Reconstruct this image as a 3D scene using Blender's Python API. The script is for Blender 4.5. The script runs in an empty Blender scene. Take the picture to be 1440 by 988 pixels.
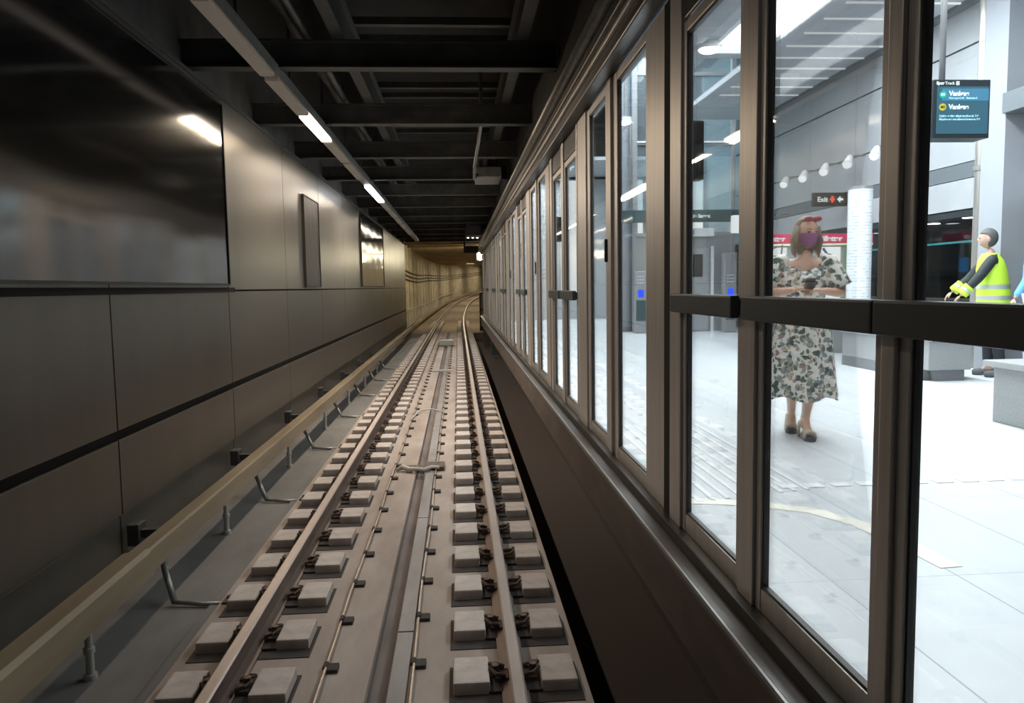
import bpy, bmesh, math, random
from mathutils import Vector, Matrix
random.seed(7)
C = bpy.context.scene.collection
PI = math.pi

# ------------------------------------------------------------------ materials
def mat(name, col, rough=.6, metal=0., noise=0., nscale=6., stretch=(1, 1, 1), bump=0., emit=None, estr=0., col2=None, rvar=0.):
    m = bpy.data.materials.new(name); m.use_nodes = True
    nt = m.node_tree; b = nt.nodes['Principled BSDF']
    b.inputs['Base Color'].default_value = (*col, 1)
    b.inputs['Roughness'].default_value = rough
    b.inputs['Metallic'].default_value = metal
    if emit:
        b.inputs['Emission Color'].default_value = (*emit, 1)
        b.inputs['Emission Strength'].default_value = estr
    if noise or col2 or bump or rvar:
        tc = nt.nodes.new('ShaderNodeTexCoord'); mp = nt.nodes.new('ShaderNodeMapping')
        mp.inputs['Scale'].default_value = stretch
        nt.links.new(tc.outputs['Object'], mp.inputs[0])
        n = nt.nodes.new('ShaderNodeTexNoise'); n.inputs['Scale'].default_value = nscale
        n.inputs['Detail'].default_value = 5; n.inputs['Roughness'].default_value = .6
        nt.links.new(mp.outputs[0], n.inputs['Vector'])
        r = nt.nodes.new('ShaderNodeValToRGB')
        c2 = col2 if col2 else tuple(max(0, c * (1 - noise)) for c in col)
        c1 = col if col2 else tuple(min(1, c * (1 + noise)) for c in col)
        r.color_ramp.elements[0].position = .3; r.color_ramp.elements[1].position = .7
        r.color_ramp.elements[0].color = (*c2, 1); r.color_ramp.elements[1].color = (*c1, 1)
        nt.links.new(n.outputs['Fac'], r.inputs[0]); nt.links.new(r.outputs[0], b.inputs['Base Color'])
        if bump:
            bp = nt.nodes.new('ShaderNodeBump'); bp.inputs['Strength'].default_value = bump
            bp.inputs['Distance'].default_value = .01
            nt.links.new(n.outputs['Fac'], bp.inputs['Height']); nt.links.new(bp.outputs[0], b.inputs['Normal'])
        if rvar:
            mr = nt.nodes.new('ShaderNodeMapRange')
            mr.inputs['To Min'].default_value = max(.02, rough - rvar); mr.inputs['To Max'].default_value = min(1, rough + rvar)
            nt.links.new(n.outputs['Fac'], mr.inputs['Value']); nt.links.new(mr.outputs[0], b.inputs['Roughness'])
    return m

def emis(name, col, s):
    m = bpy.data.materials.new(name); m.use_nodes = True; nt = m.node_tree
    nt.nodes.clear(); o = nt.nodes.new('ShaderNodeOutputMaterial'); e = nt.nodes.new('ShaderNodeEmission')
    e.inputs[0].default_value = (*col, 1); e.inputs[1].default_value = s
    nt.links.new(e.outputs[0], o.inputs[0]); return m

def glassm(name, tint=(.96, .985, .98), refl=.09, rough=.02, dust=.0):
    m = bpy.data.materials.new(name); m.use_nodes = True; nt = m.node_tree
    nt.nodes.clear(); o = nt.nodes.new('ShaderNodeOutputMaterial')
    t = nt.nodes.new('ShaderNodeBsdfTransparent'); t.inputs[0].default_value = (*tint, 1)
    g = nt.nodes.new('ShaderNodeBsdfGlossy'); g.inputs['Roughness'].default_value = rough
    lw = nt.nodes.new('ShaderNodeLayerWeight'); lw.inputs[0].default_value = .12
    mm = nt.nodes.new('ShaderNodeMath'); mm.operation = 'MULTIPLY_ADD'
    mm.inputs[1].default_value = .55; mm.inputs[2].default_value = refl * .4
    nt.links.new(lw.outputs['Fresnel'], mm.inputs[0])
    mx = nt.nodes.new('ShaderNodeMixShader')
    nt.links.new(mm.outputs[0], mx.inputs[0]); nt.links.new(t.outputs[0], mx.inputs[1]); nt.links.new(g.outputs[0], mx.inputs[2])
    if dust:
        d = nt.nodes.new('ShaderNodeBsdfDiffuse'); d.inputs[0].default_value = (.8, .85, .9, 1)
        m2 = nt.nodes.new('ShaderNodeMixShader'); m2.inputs[0].default_value = dust
        nt.links.new(mx.outputs[0], m2.inputs[1]); nt.links.new(d.outputs[0], m2.inputs[2]); nt.links.new(m2.outputs[0], o.inputs[0])
    else: nt.links.new(mx.outputs[0], o.inputs[0])
    return m

M = {}
M['wall'] = mat('wall_panel', (.158, .141, .117), .38, .55, .16, 3, (1, .5, .12), rvar=.08)
M['wall_hi'] = mat('upper_wall_panel', (.20, .187, .165), .36, .45, .14, 3, (1, .6, .1), rvar=.08)
M['black'] = mat('black', (.012, .012, .012), .6)
M['gap'] = mat('gap', (.008, .008, .007), .9)
M['darksteel'] = mat('dark_steel', (.075, .075, .07), .5, .3, .3, 4)
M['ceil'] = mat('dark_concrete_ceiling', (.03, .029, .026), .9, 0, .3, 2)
M['concrete_dark'] = mat('dark_concrete', (.085, .08, .074), .85, 0, .3, 3, bump=.2)
M['slab'] = mat('track_slab', (.44, .37, .325), .85, 0, .2, 3, (1, .3, 1), bump=.25, col2=(.29, .23, .19))
M['walkway'] = mat('walkway', (.17, .16, .148), .85, 0, .2, 3, (1, .4, 1), bump=.2)
M['channel'] = mat('channel', (.16, .13, .115), .8, 0, .3, 6, (1, .2, 1))
M['lid'] = mat('duct_lid', (.27, .25, .24), .6, .2, .2, 5, (1, .3, 1))
M['block'] = mat('sleeper_concrete', (.50, .435, .39), .85, 0, .18, 9, bump=.3)
M['block_o'] = M['block']
M['rubber'] = mat('rubber_boot_and_shade', (.05, .04, .035), .85)
M['clip'] = mat('rusty_clip', (.13, .09, .07), .6, .5, .4, 30)
M['railside'] = mat('rail_side', (.19, .135, .11), .6, .5, .25, 8, (1, .2, 1))
M['railhead'] = mat('rail_head', (.46, .39, .35), .42, .6, .12, 8, (1, .1, 1))
M['cable'] = mat('bright_cable', (.62, .50, .40), .35, .5)
M['cable_d'] = mat('dark_cable', (.05, .04, .03), .7)
M['third'] = mat('third_rail_cover', (.27, .21, .135), .55, 0, .22, 4, (1, .12, 1))
M['insul'] = mat('insulator', (.5, .48, .44), .4)
M['greysteel'] = mat('galvanised', (.30, .30, .28), .45, .6, .2, 10)
M['steel'] = mat('brushed_stainless', (.56, .525, .49), .42, .55, .12, 5, (6, 6, .25), rvar=.06)
M['steel_l'] = mat('light_stainless', (.52, .50, .47), .33, .85, .1, 5, (3, 3, .3))
M['header'] = mat('header_steel', (.10, .095, .09), .35, .6, .15, 3, (1, .25, 1))
M['sill'] = mat('sill_steel', (.105, .09, .08), .45, .4, .2, 4, (1, .3, 1))
M['bar'] = mat('push_bar', (.045, .062, .066), .5, 0)
M['frame'] = mat('dark_frame', (.05, .045, .04), .5, .4)
M['edge'] = mat('platform_edge_concrete', (.10, .075, .062), .85, 0, .25, 4, (1, .3, 1), bump=.2)
M['void'] = mat('void', (.05, .037, .03), .95)
M['glass'] = glassm('screen_glass')
M['glass_g'] = glassm('lift_glass', (.80, .90, .92), .12, .03, .10)
M['glass_d'] = glassm('door_glass_dark', (.35, .42, .46), .2, .05)
M['poster'] = mat('glossy_dark_poster', (.014, .015, .017), .11)
M['poster'].node_tree.nodes['Principled BSDF'].inputs['IOR'].default_value = 2.7
M['poster_m'] = mat('glossy_panel', (.05, .05, .048), .09, .55, .2, 2)
M['matte_panel'] = mat('matte_panel', (.06, .055, .05), .5)
M['white'] = mat('white', (.8, .82, .84), .4)
M['tubeoff'] = mat('diffuser_warm', (.27, .23, .19), .5, emit=(1, .83, .66), estr=.05)
M['tubeon'] = emis('tube_lit', (1, .86, .70), 6)
M['tubeon2'] = emis('tube_lit_cool', (.92, .95, 1), 10)
M['warmlamp'] = emis('tunnel_lamp', (1, .90, .62), 120)
M['lining'] = mat('tunnel_lining', (.42, .37, .27), .85, 0, .3, 1.5, (1, .4, 1), bump=.2)
M['lining_c'] = mat('tunnel_ceiling', (.34, .27, .18), .9, 0, .25, 1.5)
M['ballast'] = mat('tunnel_bed', (.25, .19, .14), .9, 0, .3, 4, (1, .3, 1))
M['skylight'] = emis('skylight', (.90, .95, 1), 6)
M['spotlit'] = emis('spot_lit', (1, .97, .92), 40)
M['slot'] = emis('ceiling_slot', (.95, .98, 1), 1.0)
M['down'] = emis('downlight', (.95, .98, 1), 9)
M['pceil'] = mat('platform_ceiling', (.42, .45, .48), .6, .1, .08, 2)
M['pceil_d'] = mat('platform_ceiling_dark', (.30, .32, .35), .6)
M['cladding'] = mat('wall_cladding', (.38, .40, .42), .5, .2, .06, 2)
M['band'] = mat('cladding_band', (.13, .15, .165), .5, .2)
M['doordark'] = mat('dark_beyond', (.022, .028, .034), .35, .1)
M['bench'] = mat('grey_granite', (.30, .31, .315), .6, 0, .15, 60)
M['bench_d'] = mat('grey_granite_dark', (.17, .18, .19), .6, 0, .15, 60)
M['benchtop'] = mat('bench_top', (.36, .37, .38), .45, 0, .1, 60)
M['teal'] = mat('teal_sign', (.035, .075, .085), .4)
M['screenbody'] = mat('display_body', (.04, .05, .06), .35, .3)
M['screen'] = mat('display_screen', (.02, .05, .07), .2, emit=(.05, .14, .20), estr=.9)
M['screenblue'] = mat('display_row', (.03, .09, .15), .2, emit=(.07, .22, .34), estr=1.0)
M['txt'] = emis('sign_text', (.86, .97, 1), 1.6)
M['txtblue'] = emis('sign_text_blue', (.45, .85, 1), 1.5)
M['m1'] = emis('badge_green', (.03, .62, .48), 1.2)
M['m2'] = emis('badge_yellow', (.80, .74, .10), 1.1)
M['red'] = mat('burgundy', (.42, .03, .08), .4, emit=(.5, .03, .1), estr=.5)
M['redlit'] = emis('red_lit', (1, .12, .08), 1.5)
M['map'] = emis('lit_map', (.95, .98, 1), 1.6)
M['blue'] = emis('blue_lit', (.02, .07, 1), 3.)
M['bluel'] = emis('light_blue_lit', (.12, .45, 1), 1.6)
M['machine'] = mat('machine_grey', (.33, .34, .35), .45, .3)
M['green'] = mat('green_panel', (.22, .30, .20), .6)
M['tealglass'] = mat('teal_edge', (.05, .35, .38), .2, emit=(.03, .30, .33), estr=.03)
M['tactile'] = mat('tactile_rib', (.92, .93, .94), .35)
M['yellowmark'] = mat('cream_marking', (.93, .88, .76), .5)
M['brown'] = mat('rubbish', (.5, .46, .4), .6)

# platform floor: big pale tiles with thin joints
def floor_mat():
    m = mat('platform_floor', (.66, .69, .71), .32, 0, .05, 3)
    nt = m.node_tree; b = nt.nodes['Principled BSDF']
    ramp = [n for n in nt.nodes if n.type == 'VALTORGB'][0]
    tc = nt.nodes.new('ShaderNodeTexCoord'); sx = nt.nodes.new('ShaderNodeSeparateXYZ')
    nt.links.new(tc.outputs['Object'], sx.inputs[0])
    def line(axis, off, step, w):
        a = nt.nodes.new('ShaderNodeMath'); a.operation = 'ADD'; a.inputs[1].default_value = off
        nt.links.new(sx.outputs[axis], a.inputs[0])
        md = nt.nodes.new('ShaderNodeMath'); md.operation = 'FLOORED_MODULO'; md.inputs[1].default_value = step
        nt.links.new(a.outputs[0], md.inputs[0])
        lt = nt.nodes.new('ShaderNodeMath'); lt.operation = 'LESS_THAN'; lt.inputs[1].default_value = w
        nt.links.new(md.outputs[0], lt.inputs[0]); return lt
    l1 = line(0, -1.895 + 5.2, .52, .007); l2 = line(1, .3, 1.04, .004)
    mx = nt.nodes.new('ShaderNodeMath'); mx.operation = 'MAXIMUM'
    nt.links.new(l1.outputs[0], mx.inputs[0]); nt.links.new(l2.outputs[0], mx.inputs[1])
    mc = nt.nodes.new('ShaderNodeMix'); mc.data_type = 'RGBA'
    nt.links.new(mx.outputs[0], mc.inputs['Factor']); nt.links.new(ramp.outputs[0], mc.inputs[6])
    mc.inputs[7].default_value = (.36, .38, .40, 1)
    nt.links.new(mc.outputs[2], b.inputs['Base Color'])
    return m
M['pfloor'] = floor_mat()

def floral():
    m = bpy.data.materials.new('floral_cloth'); m.use_nodes = True; nt = m.node_tree; b = nt.nodes['Principled BSDF']
    b.inputs['Roughness'].default_value = .8
    tc = nt.nodes.new('ShaderNodeTexCoord')
    nz = nt.nodes.new('ShaderNodeTexNoise'); nz.inputs['Scale'].default_value = 18
    nt.links.new(tc.outputs['Object'], nz.inputs['Vector'])
    ad = nt.nodes.new('ShaderNodeMixRGB'); ad.inputs[0].default_value = .06
    nt.links.new(tc.outputs['Object'], ad.inputs[1]); nt.links.new(nz.outputs['Color'], ad.inputs[2])
    cur = (.86, .82, .74, 1)
    last = None
    for sc, col, th, off in ((21, (.05, .10, .085), .48, 0), (19, (.40, .16, .20), .30, 3), (22, (.20, .25, .28), .44, 7), (26, (.03, .06, .05), .40, 11), (24, (.45, .38, .28), .4, 17)):
        mp = nt.nodes.new('ShaderNodeMapping'); mp.inputs['Location'].default_value = (off, off * .7, off * 1.3)
        nt.links.new(ad.outputs[0], mp.inputs[0])
        v = nt.nodes.new('ShaderNodeTexVoronoi'); v.inputs['Scale'].default_value = sc
        nt.links.new(mp.outputs[0], v.inputs['Vector'])
        sp = nt.nodes.new('ShaderNodeSeparateColor'); nt.links.new(v.outputs['Color'], sp.inputs[0])
        lt = nt.nodes.new('ShaderNodeMath'); lt.operation = 'LESS_THAN'; lt.inputs[1].default_value = th
        nt.links.new(v.outputs['Distance'], lt.inputs[0])
        l2 = nt.nodes.new('ShaderNodeMath'); l2.operation = 'LESS_THAN'; l2.inputs[1].default_value = .5
        nt.links.new(sp.outputs[0], l2.inputs[0])
        mu = nt.nodes.new('ShaderNodeMath'); mu.operation = 'MULTIPLY'
        nt.links.new(lt.outputs[0], mu.inputs[0]); nt.links.new(l2.outputs[0], mu.inputs[1])
        mix = nt.nodes.new('ShaderNodeMixRGB'); nt.links.new(mu.outputs[0], mix.inputs[0])
        if last is None: mix.inputs[1].default_value = cur
        else: nt.links.new(last.outputs[0], mix.inputs[1])
        mix.inputs[2].default_value = (*col, 1); last = mix
    nt.links.new(last.outputs[0], b.inputs['Base Color']); return m
M['floral'] = floral()
M['skin'] = mat('skin', (.72, .43, .31), .5)
M['skin2'] = mat('skin_b', (.50, .33, .25), .5)
M['hair'] = mat('blonde_brown_hair', (.22, .155, .105), .55, 0, .35, 30, (1, 1, .1))
M['hair_g'] = mat('grey_dark_hair', (.10, .10, .10), .6)
M['mask'] = mat('magenta_mask', (.34, .10, .26), .7)
M['redlens'] = mat('red_sunglasses', (.35, .05, .07), .2)
M['sandal'] = mat('cream_sandal', (.70, .60, .50), .6)
M['sole'] = mat('dark_sole', (.10, .10, .11), .7)
M['phone'] = mat('phone', (.03, .03, .035), .2)
M['bag'] = mat('grey_bag', (.22, .24, .26), .6, 0, .2, 20)
M['vest'] = mat('hi_vis_yellow', (.55, .85, .06), .6, emit=(.5, .8, .05), estr=.12)
M['reflect'] = mat('reflective_tape', (.6, .63, .65), .3, .4)
M['jacket'] = mat('black_jacket', (.022, .028, .032), .7)
M['trouser'] = mat('dark_trousers', (.02, .025, .035), .8)
M['shirtblue'] = mat('light_blue_shirt', (.15, .42, .72), .8)
M['lilac'] = mat('lilac_trousers', (.42, .38, .52), .8)

# ------------------------------------------------------------------ mesh helpers
class MB:
    def __init__(s): s.v = []; s.f = []; s.m = []
    def box(s, x0, x1, y0, y1, z0, z1, mi=0):
        n = len(s.v)
        s.v += [(x, y, z) for z in (z0, z1) for x, y in ((x0, y0), (x1, y0), (x1, y1), (x0, y1))]
        s.f += [tuple(n + i for i in q) for q in ((3, 2, 1, 0), (4, 5, 6, 7), (0, 1, 5, 4), (1, 2, 6, 5), (2, 3, 7, 6), (3, 0, 4, 7))]
        s.m += [mi] * 6; return s
    def bbox(s, x0, x1, y0, y1, z0, z1, b, mi=0):          # chamfered box
        bm = bmesh.new(); bmesh.ops.create_cube(bm, size=1)
        for v in bm.verts:
            v.co = Vector(((x0 + x1) / 2 + v.co.x * (x1 - x0), (y0 + y1) / 2 + v.co.y * (y1 - y0), (z0 + z1) / 2 + v.co.z * (z1 - z0)))
        bmesh.ops.bevel(bm, geom=bm.edges[:], offset=b, segments=2, affect='EDGES', profile=.6)
        return s.add(bm, mi)
    def add(s, bm, mi=0, mx=None):
        bm.verts.index_update(); n = len(s.v)
        s.v += [tuple((mx @ v.co) if mx else v.co) for v in bm.verts]
        for f in bm.faces: s.f.append(tuple(n + v.index for v in f.verts)); s.m.append(mi)
        bm.free(); return s
    def quad(s, a, b, c, d, mi=0):
        n = len(s.v); s.v += [a, b, c, d]; s.f.append((n, n + 1, n + 2, n + 3)); s.m.append(mi); return s
    def loft(s, rings, mi=0, cap=True, closed=True):
        n = len(s.v); k = len(rings[0])
        for r in rings: s.v += [tuple(p) for p in r]
        for i in range(len(rings) - 1):
            for j in range(k if closed else k - 1):
                a = n + i * k + j; b = n + i * k + (j + 1) % k
                s.f.append((a, b, b + k, a + k)); s.m.append(mi)
        if cap and closed:
            s.f.append(tuple(n + j for j in range(k))[::-1]); s.m.append(mi)
            s.f.append(tuple(n + (len(rings) - 1) * k + j for j in range(k))); s.m.append(mi)
        return s
    def tube(s, pts, r, k=8, mi=0):
        pts = [Vector(p) for p in pts]; rr = r if isinstance(r, (list, tuple)) else [r] * len(pts); rings = []
        up = Vector((0, 0, 1)); px = None
        for i, p in enumerate(pts):
            d = (pts[min(i + 1, len(pts) - 1)] - pts[max(i - 1, 0)]).normalized()
            ref = up if abs(d.z) < .95 else Vector((1, 0, 0))
            x = d.cross(ref).normalized() if px is None else (px - d * px.dot(d)).normalized()
            px = x; y = d.cross(x)
            rings.append([p + (x * math.cos(2 * PI * j / k) + y * math.sin(2 * PI * j / k)) * rr[i] for j in range(k)])
        return s.loft(rings, mi)
    def cyl(s, x, y, z0, z1, r, k=24, mi=0, r1=None):
        r1 = r if r1 is None else r1
        return s.loft([[(x + q * math.cos(2 * PI * j / k), y + q * math.sin(2 * PI * j / k), z) for j in range(k)] for z, q in ((z0, r), (z1, r1))], mi)
    def ball(s, c, r, mi=0, seg=16, ring=10, sc=(1, 1, 1)):
        bm = bmesh.new(); bmesh.ops.create_uvsphere(bm, u_segments=seg, v_segments=ring, radius=r)
        for v in bm.verts: v.co = Vector((v.co.x * sc[0] + c[0], v.co.y * sc[1] + c[1], v.co.z * sc[2] + c[2]))
        return s.add(bm, mi)
    def mesh(s, name):
        me = bpy.data.meshes.new(name); me.from_pydata(s.v, [], s.f); me.polygons.foreach_set('material_index', s.m); me.update()
        bm = bmesh.new(); bm.from_mesh(me); bmesh.ops.recalc_face_normals(bm, faces=bm.faces); bm.to_mesh(me); bm.free()
        return me
    def build(s, name, mats, parent=None, loc=(0, 0, 0), smooth=False, bevel=0):
        me = s.mesh(name)
        for m_ in (mats if isinstance(mats, (list, tuple)) else [mats]): me.materials.append(m_)
        if smooth: me.polygons.foreach_set('use_smooth', [True] * len(me.polygons))
        o = bpy.data.objects.new(name, me); C.objects.link(o); o.location = loc
        if parent: o.parent = parent
        if bevel:
            b = o.modifiers.new('b', 'BEVEL'); b.width = bevel; b.segments = 2; b.limit_method = 'ANGLE'
        return o

def tag(o, label, cat, group=None, kind=None):
    o['label'] = label; o['category'] = cat
    if group: o['group'] = group
    if kind: o['kind'] = kind
    return o
def thing(name, label, cat, loc=(0, 0, 0), rz=0, group=None):
    o = bpy.data.objects.new(name, None); C.objects.link(o); o.location = loc; o.rotation_euler = (0, 0, rz)
    o.empty_display_size = .1
    return tag(o, label, cat, group)
def struct(o): o['kind'] = 'structure'; return o
def copytree(o, parent=None):
    c = o.copy(); C.objects.link(c)
    if parent: c.parent = parent
    for ch in [x for x in bpy.data.objects if x.parent == o]: copytree(ch, c)
    return c
def text(s, size, m, parent, loc, name='lettering', rot=(PI / 2, 0, 0), bold=0., align='LEFT', xs=1.):
    cu = bpy.data.curves.new(name, 'FONT'); cu.body = s; cu.size = size; cu.extrude = .001; cu.offset = bold; cu.align_x = align
    to = bpy.data.objects.new('tmp', cu); C.objects.link(to)
    dg = bpy.context.evaluated_depsgraph_get(); dg.update()
    me = bpy.data.meshes.new_from_object(to.evaluated_get(dg)); bpy.data.objects.remove(to)
    for v in me.vertices: v.co.x *= xs
    me.materials.clear(); me.materials.append(m)
    o = bpy.data.objects.new(name, me); C.objects.link(o); o.location = loc; o.rotation_euler = rot; o.parent = parent
    return o
ORD = ['nearest', 'second', 'third', 'fourth', 'fifth', 'sixth', 'seventh', 'eighth', 'ninth', 'tenth', 'eleventh', 'twelfth', 'thirteenth', 'fourteenth', 'fifteenth', 'sixteenth', 'seventeenth', 'eighteenth', 'nineteenth', 'twentieth']
def nth(i): return ORD[i] if i < 20 else 'number %d' % (i + 1)

# track path: straight through the station, then bending right and climbing
def PX(y): return 0 if y < 36 else (y - 36) ** 2 / 2300 + max(0, y - 80) ** 2 / 900
def PZ(y): return 0 if y < 50 else (y - 50) ** 2 * 2.3e-4
YS = [-1.5, 3, 10, 20, 30] + list(range(36, 160, 4))
def sweep(mb, prof, ys, mi=0, cap=True, closed=True):
    return mb.loft([[(PX(y) + x, y, PZ(y) + z) for x, z in prof] for y in ys], mi, cap, closed)
def rect(x0, x1, z0, z1): return [(x0, z0), (x1, z0), (x1, z1), (x0, z1)]
YN = -1.5      # everything starts just behind the camera

# ------------------------------------------------------------------ camera
cam = bpy.data.objects.new('camera', bpy.data.cameras.new('camera')); C.objects.link(cam)
d = Vector((-76, 90, -1067)).normalized(); u = Vector((-.022, 1, 0)); u = (u - d * u.dot(d)).normalized(); x = d.cross(u)
R = Matrix(((x.x, d.x, u.x), (x.y, d.y, u.y), (x.z, d.z, u.z)))
cam.matrix_world = Matrix.Translation((.45, 0, 1.93)) @ R.transposed().to_4x4()
cam.data.sensor_width = 36; cam.data.lens = 36 * 1067 / 1440; cam.data.clip_start = .05; cam.data.clip_end = 400
bpy.context.scene.camera = cam

# ------------------------------------------------------------------ track bed (setting)
YE = 36.
mb = MB(); mb.box(-1.2, -.075, YN, YE, -.5, -.165); mb.box(.14, 1.09, YN, YE, -.5, -.165)
mb.box(-.075, .035, YN, YE, -.5, -.215, 1)
mb.box(.035, .14, YN, YE, -.5, -.17)
struct(mb.build('floor', [M['slab'], M['channel']]))
mb = MB(); mb.box(-2.35, -1.2, YN, YE, -.5, -.20); mb.box(-1.27, -1.2, YN, YE, -.2, -.18)
struct(mb.build('floor_walkway', M['walkway']))
mb = MB(); mb.box(1.09, 2.6, YN, YE, -.9, -.62); struct(mb.build('floor_gutter', M['void']))
lid = MB()
for i in range(12): lid.bbox(.04, .135, 2.2 + i * 2.3, 4.485 + i * 2.3, -.172, -.150, .004)
tag(lid.build('duct_cover', M['lid']), 'narrow grey lid strip over the cable duct between the rails', 'duct cover')

# tunnel beyond the station
mb = MB(); ty = [y for y in YS if y >= 36]
sweep(mb, rect(-2.5, 2.9, -.6, -.22), ty); struct(mb.build('floor_tunnel', M['ballast']))
mb = MB(); sweep(mb, rect(-2.75, -2.35, -.3, 4.6), ty)
struct(mb.build('wall_tunnel_left', M['lining']))
mb = MB(); sweep(mb, rect(2.2, 2.6, -.6, 4.6), [33] + ty); struct(mb.build('wall_tunnel_right', M['lining']))
mb = MB(); sweep(mb, rect(-2.6, 2.6, 4.45, 4.7), ty)
for k in range(22):
    y = 38 + k * 2.6; mb.box(PX(y) - 2.36, PX(y) + 2.3, y, y + .25, 4.2 + PZ(y), 4.5 + PZ(y))
struct(mb.build('ceiling_tunnel', M['lining_c']))
mb = MB(); mb.box(-3, -2.0, 35.9, 36.1, -.3, 4.6); struct(mb.build('wall_portal', M['wall']))
mb = MB()
for k in range(14):
    y = 37 + k * 3.4; mb.box(PX(y) - 2.352, PX(y) - 2.33, y, y + .05, -.2 + PZ(y), 4.4 + PZ(y))
struct(mb.build('trim_1', M['lining_c']))
for z, n in ((2.95, 'uppermost'), (2.72, 'middle'), (2.5, 'lowest')):
    mb = MB(); mb.tube([(PX(y) - 2.29, y, PZ(y) + z - .16 * math.sin(min(1, (y - 36) / 26) * PI)) for y in [36.3] + list(range(38, 150, 2))], .035, 6)
    tag(mb.build('tunnel_cable', M['cable_d'], smooth=True), n + ' of the three dark cables along the yellow tunnel wall', 'cable')
t = thing('tunnel_handrail', 'pale railing with thin posts at the foot of the tunnel wall', 'railing', (PX(37) - 2.15, 37, -.2))
mb = MB(); mb.tube([(PX(y) - PX(37), y - 37, PZ(y) + 1.0) for y in range(36, 100, 2)], .03, 6); mb.build('rail', M['greysteel'], t)
for k in range(26):
    y = 36.5 + k * 1.5; mb = MB(); mb.tube([(PX(y) - PX(37), y - 37, PZ(y)), (PX(y) - PX(37), y - 37, PZ(y) + 1.0)], .02, 5); mb.build('post', M['white'], t)

# ------------------------------------------------------------------ rails
def rail(cx, label):
    ys = YS; y1 = []
    for a in ys:
        y1.append(a)
    foot = [(-.07, -.16), (.07, -.16), (.07, -.148), (.014, -.13), (.010, -.05), (.034, -.038), (.036, -.008), (.026, 0), (-.026, 0), (-.036, -.008), (-.034, -.038), (-.010, -.05), (-.014, -.13), (-.07, -.148)]
    n = len(foot); mb = MB(); sweep(mb, [(cx + x, z) for x, z in foot], y1)
    k = 0
    for i in range(len(y1) - 1):
        for j in range(n):
            if j in (6, 7, 8): mb.m[k] = 1
            k += 1
    return tag(mb.build('running_rail', [M['railside'], M['railhead']]), label, 'rail')
rail(-.805, 'long steel running rail on the side of the panelled wall')
rail(.70, 'long steel running rail on the side of the glass screens')

def block_mb():
    mb = MB(); w = .14
    # raised ends and a lower rail seat
    for x0, x1, z1 in ((-.325, -.135, -.095), (.135, .325, -.10), (-.15, .15, -.15)):
        mb.bbox(x0, x1, -w, w, -.20, z1, .012 if z1 > -.14 else .004)
    return mb
bme = block_mb().mesh('sleeper_block'); bme.materials.append(M['block'])
def boot_mb():
    mb = MB()
    mb.box(-.345, .345, -w_ - .085, w_, -.19, -.160); mb.bbox(-.14, .14, -w_ + .01, w_ - .01, -.16, -.145, .003); return mb  # dark front lip is drawn out to stand for shade before the block
w_ = .155
bt = boot_mb().mesh('rubber_boot_and_shade'); bt.materials.append(M['rubber'])
def clip_mb(s):
    mb = MB()
    mb.bbox(s * .075 - .03, s * .075 + .045 * 1, -.055, .055, -.15, -.125, .005)
    mb.tube([(s * .05, -.05, -.115), (s * .10, -.055, -.10), (s * .13, -.02, -.09), (s * .10, .0, -.095), (s * .065, .01, -.10), (s * .10, .02, -.095), (s * .13, .04, -.09), (s * .10, .06, -.10), (s * .05, .05, -.115)], .011, 6)
    mb.cyl(s * .10, 0, -.14, -.075, .02, 8)
    return mb
cm = [clip_mb(s).mesh('rail_clip') for s in (-1, 1)]
for m_ in cm: m_.materials.append(M['clip'])
NB = 74
for cx, side in ((-.79, 'panelled wall'), (.705, 'glass screens')):
    for i in range(NB):
        y = 2.55 + i * .6 + .0
        o = bpy.data.objects.new('sleeper_block', bme); C.objects.link(o); o.location = (cx + PX(y), y + .14 + .59 * 0, 0)
        tag(o, 'pale concrete sleeper block under the rail nearer the ' + side, 'sleeper', 'sleeper blocks under the rail nearer the ' + side)
        b = bpy.data.objects.new('rubber_boot_and_shade', bt); C.objects.link(b); b.parent = o
        for m_ in cm if y < 30 else ():
            c = bpy.data.objects.new('rail_clip', m_); C.objects.link(c); c.parent = o

# bright loop cables between the rails
for cx, n in ((-.325, 'thin bright signal cable clipped to the slab nearer the panelled wall'), (.157, 'thin bright signal cable clipped beside the duct lid, nearer the glass screens')):
    t = thing('signal_cable', n, 'cable', (cx, 0, -.165))
    mb = MB(); mb.tube([(.006 * math.sin(y * 2.1), y, .022 + .004 * math.sin(y * 5.2)) for y in [YN + .3 * i for i in range(118)]], .009, 6); mb.build('cable', M['cable'], t, smooth=True)
    me = None
    for i in range(48):
        y = 2.9 + .6 * i
        if me is None:
            q = MB(); q.bbox(.0, .07, -.05, .035, -.006, .022, .006); q.tube([(0, -.03, .02), (0, .03, .02)], .016, 6)  # dark pad beside the cable also stands for the clip's shadow
            me = q.mesh('clip'); me.materials.append(M['rubber'])
        o = bpy.data.objects.new('clip', me); C.objects.link(o); o.parent = t; o.location = (0, y, 0)

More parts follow.
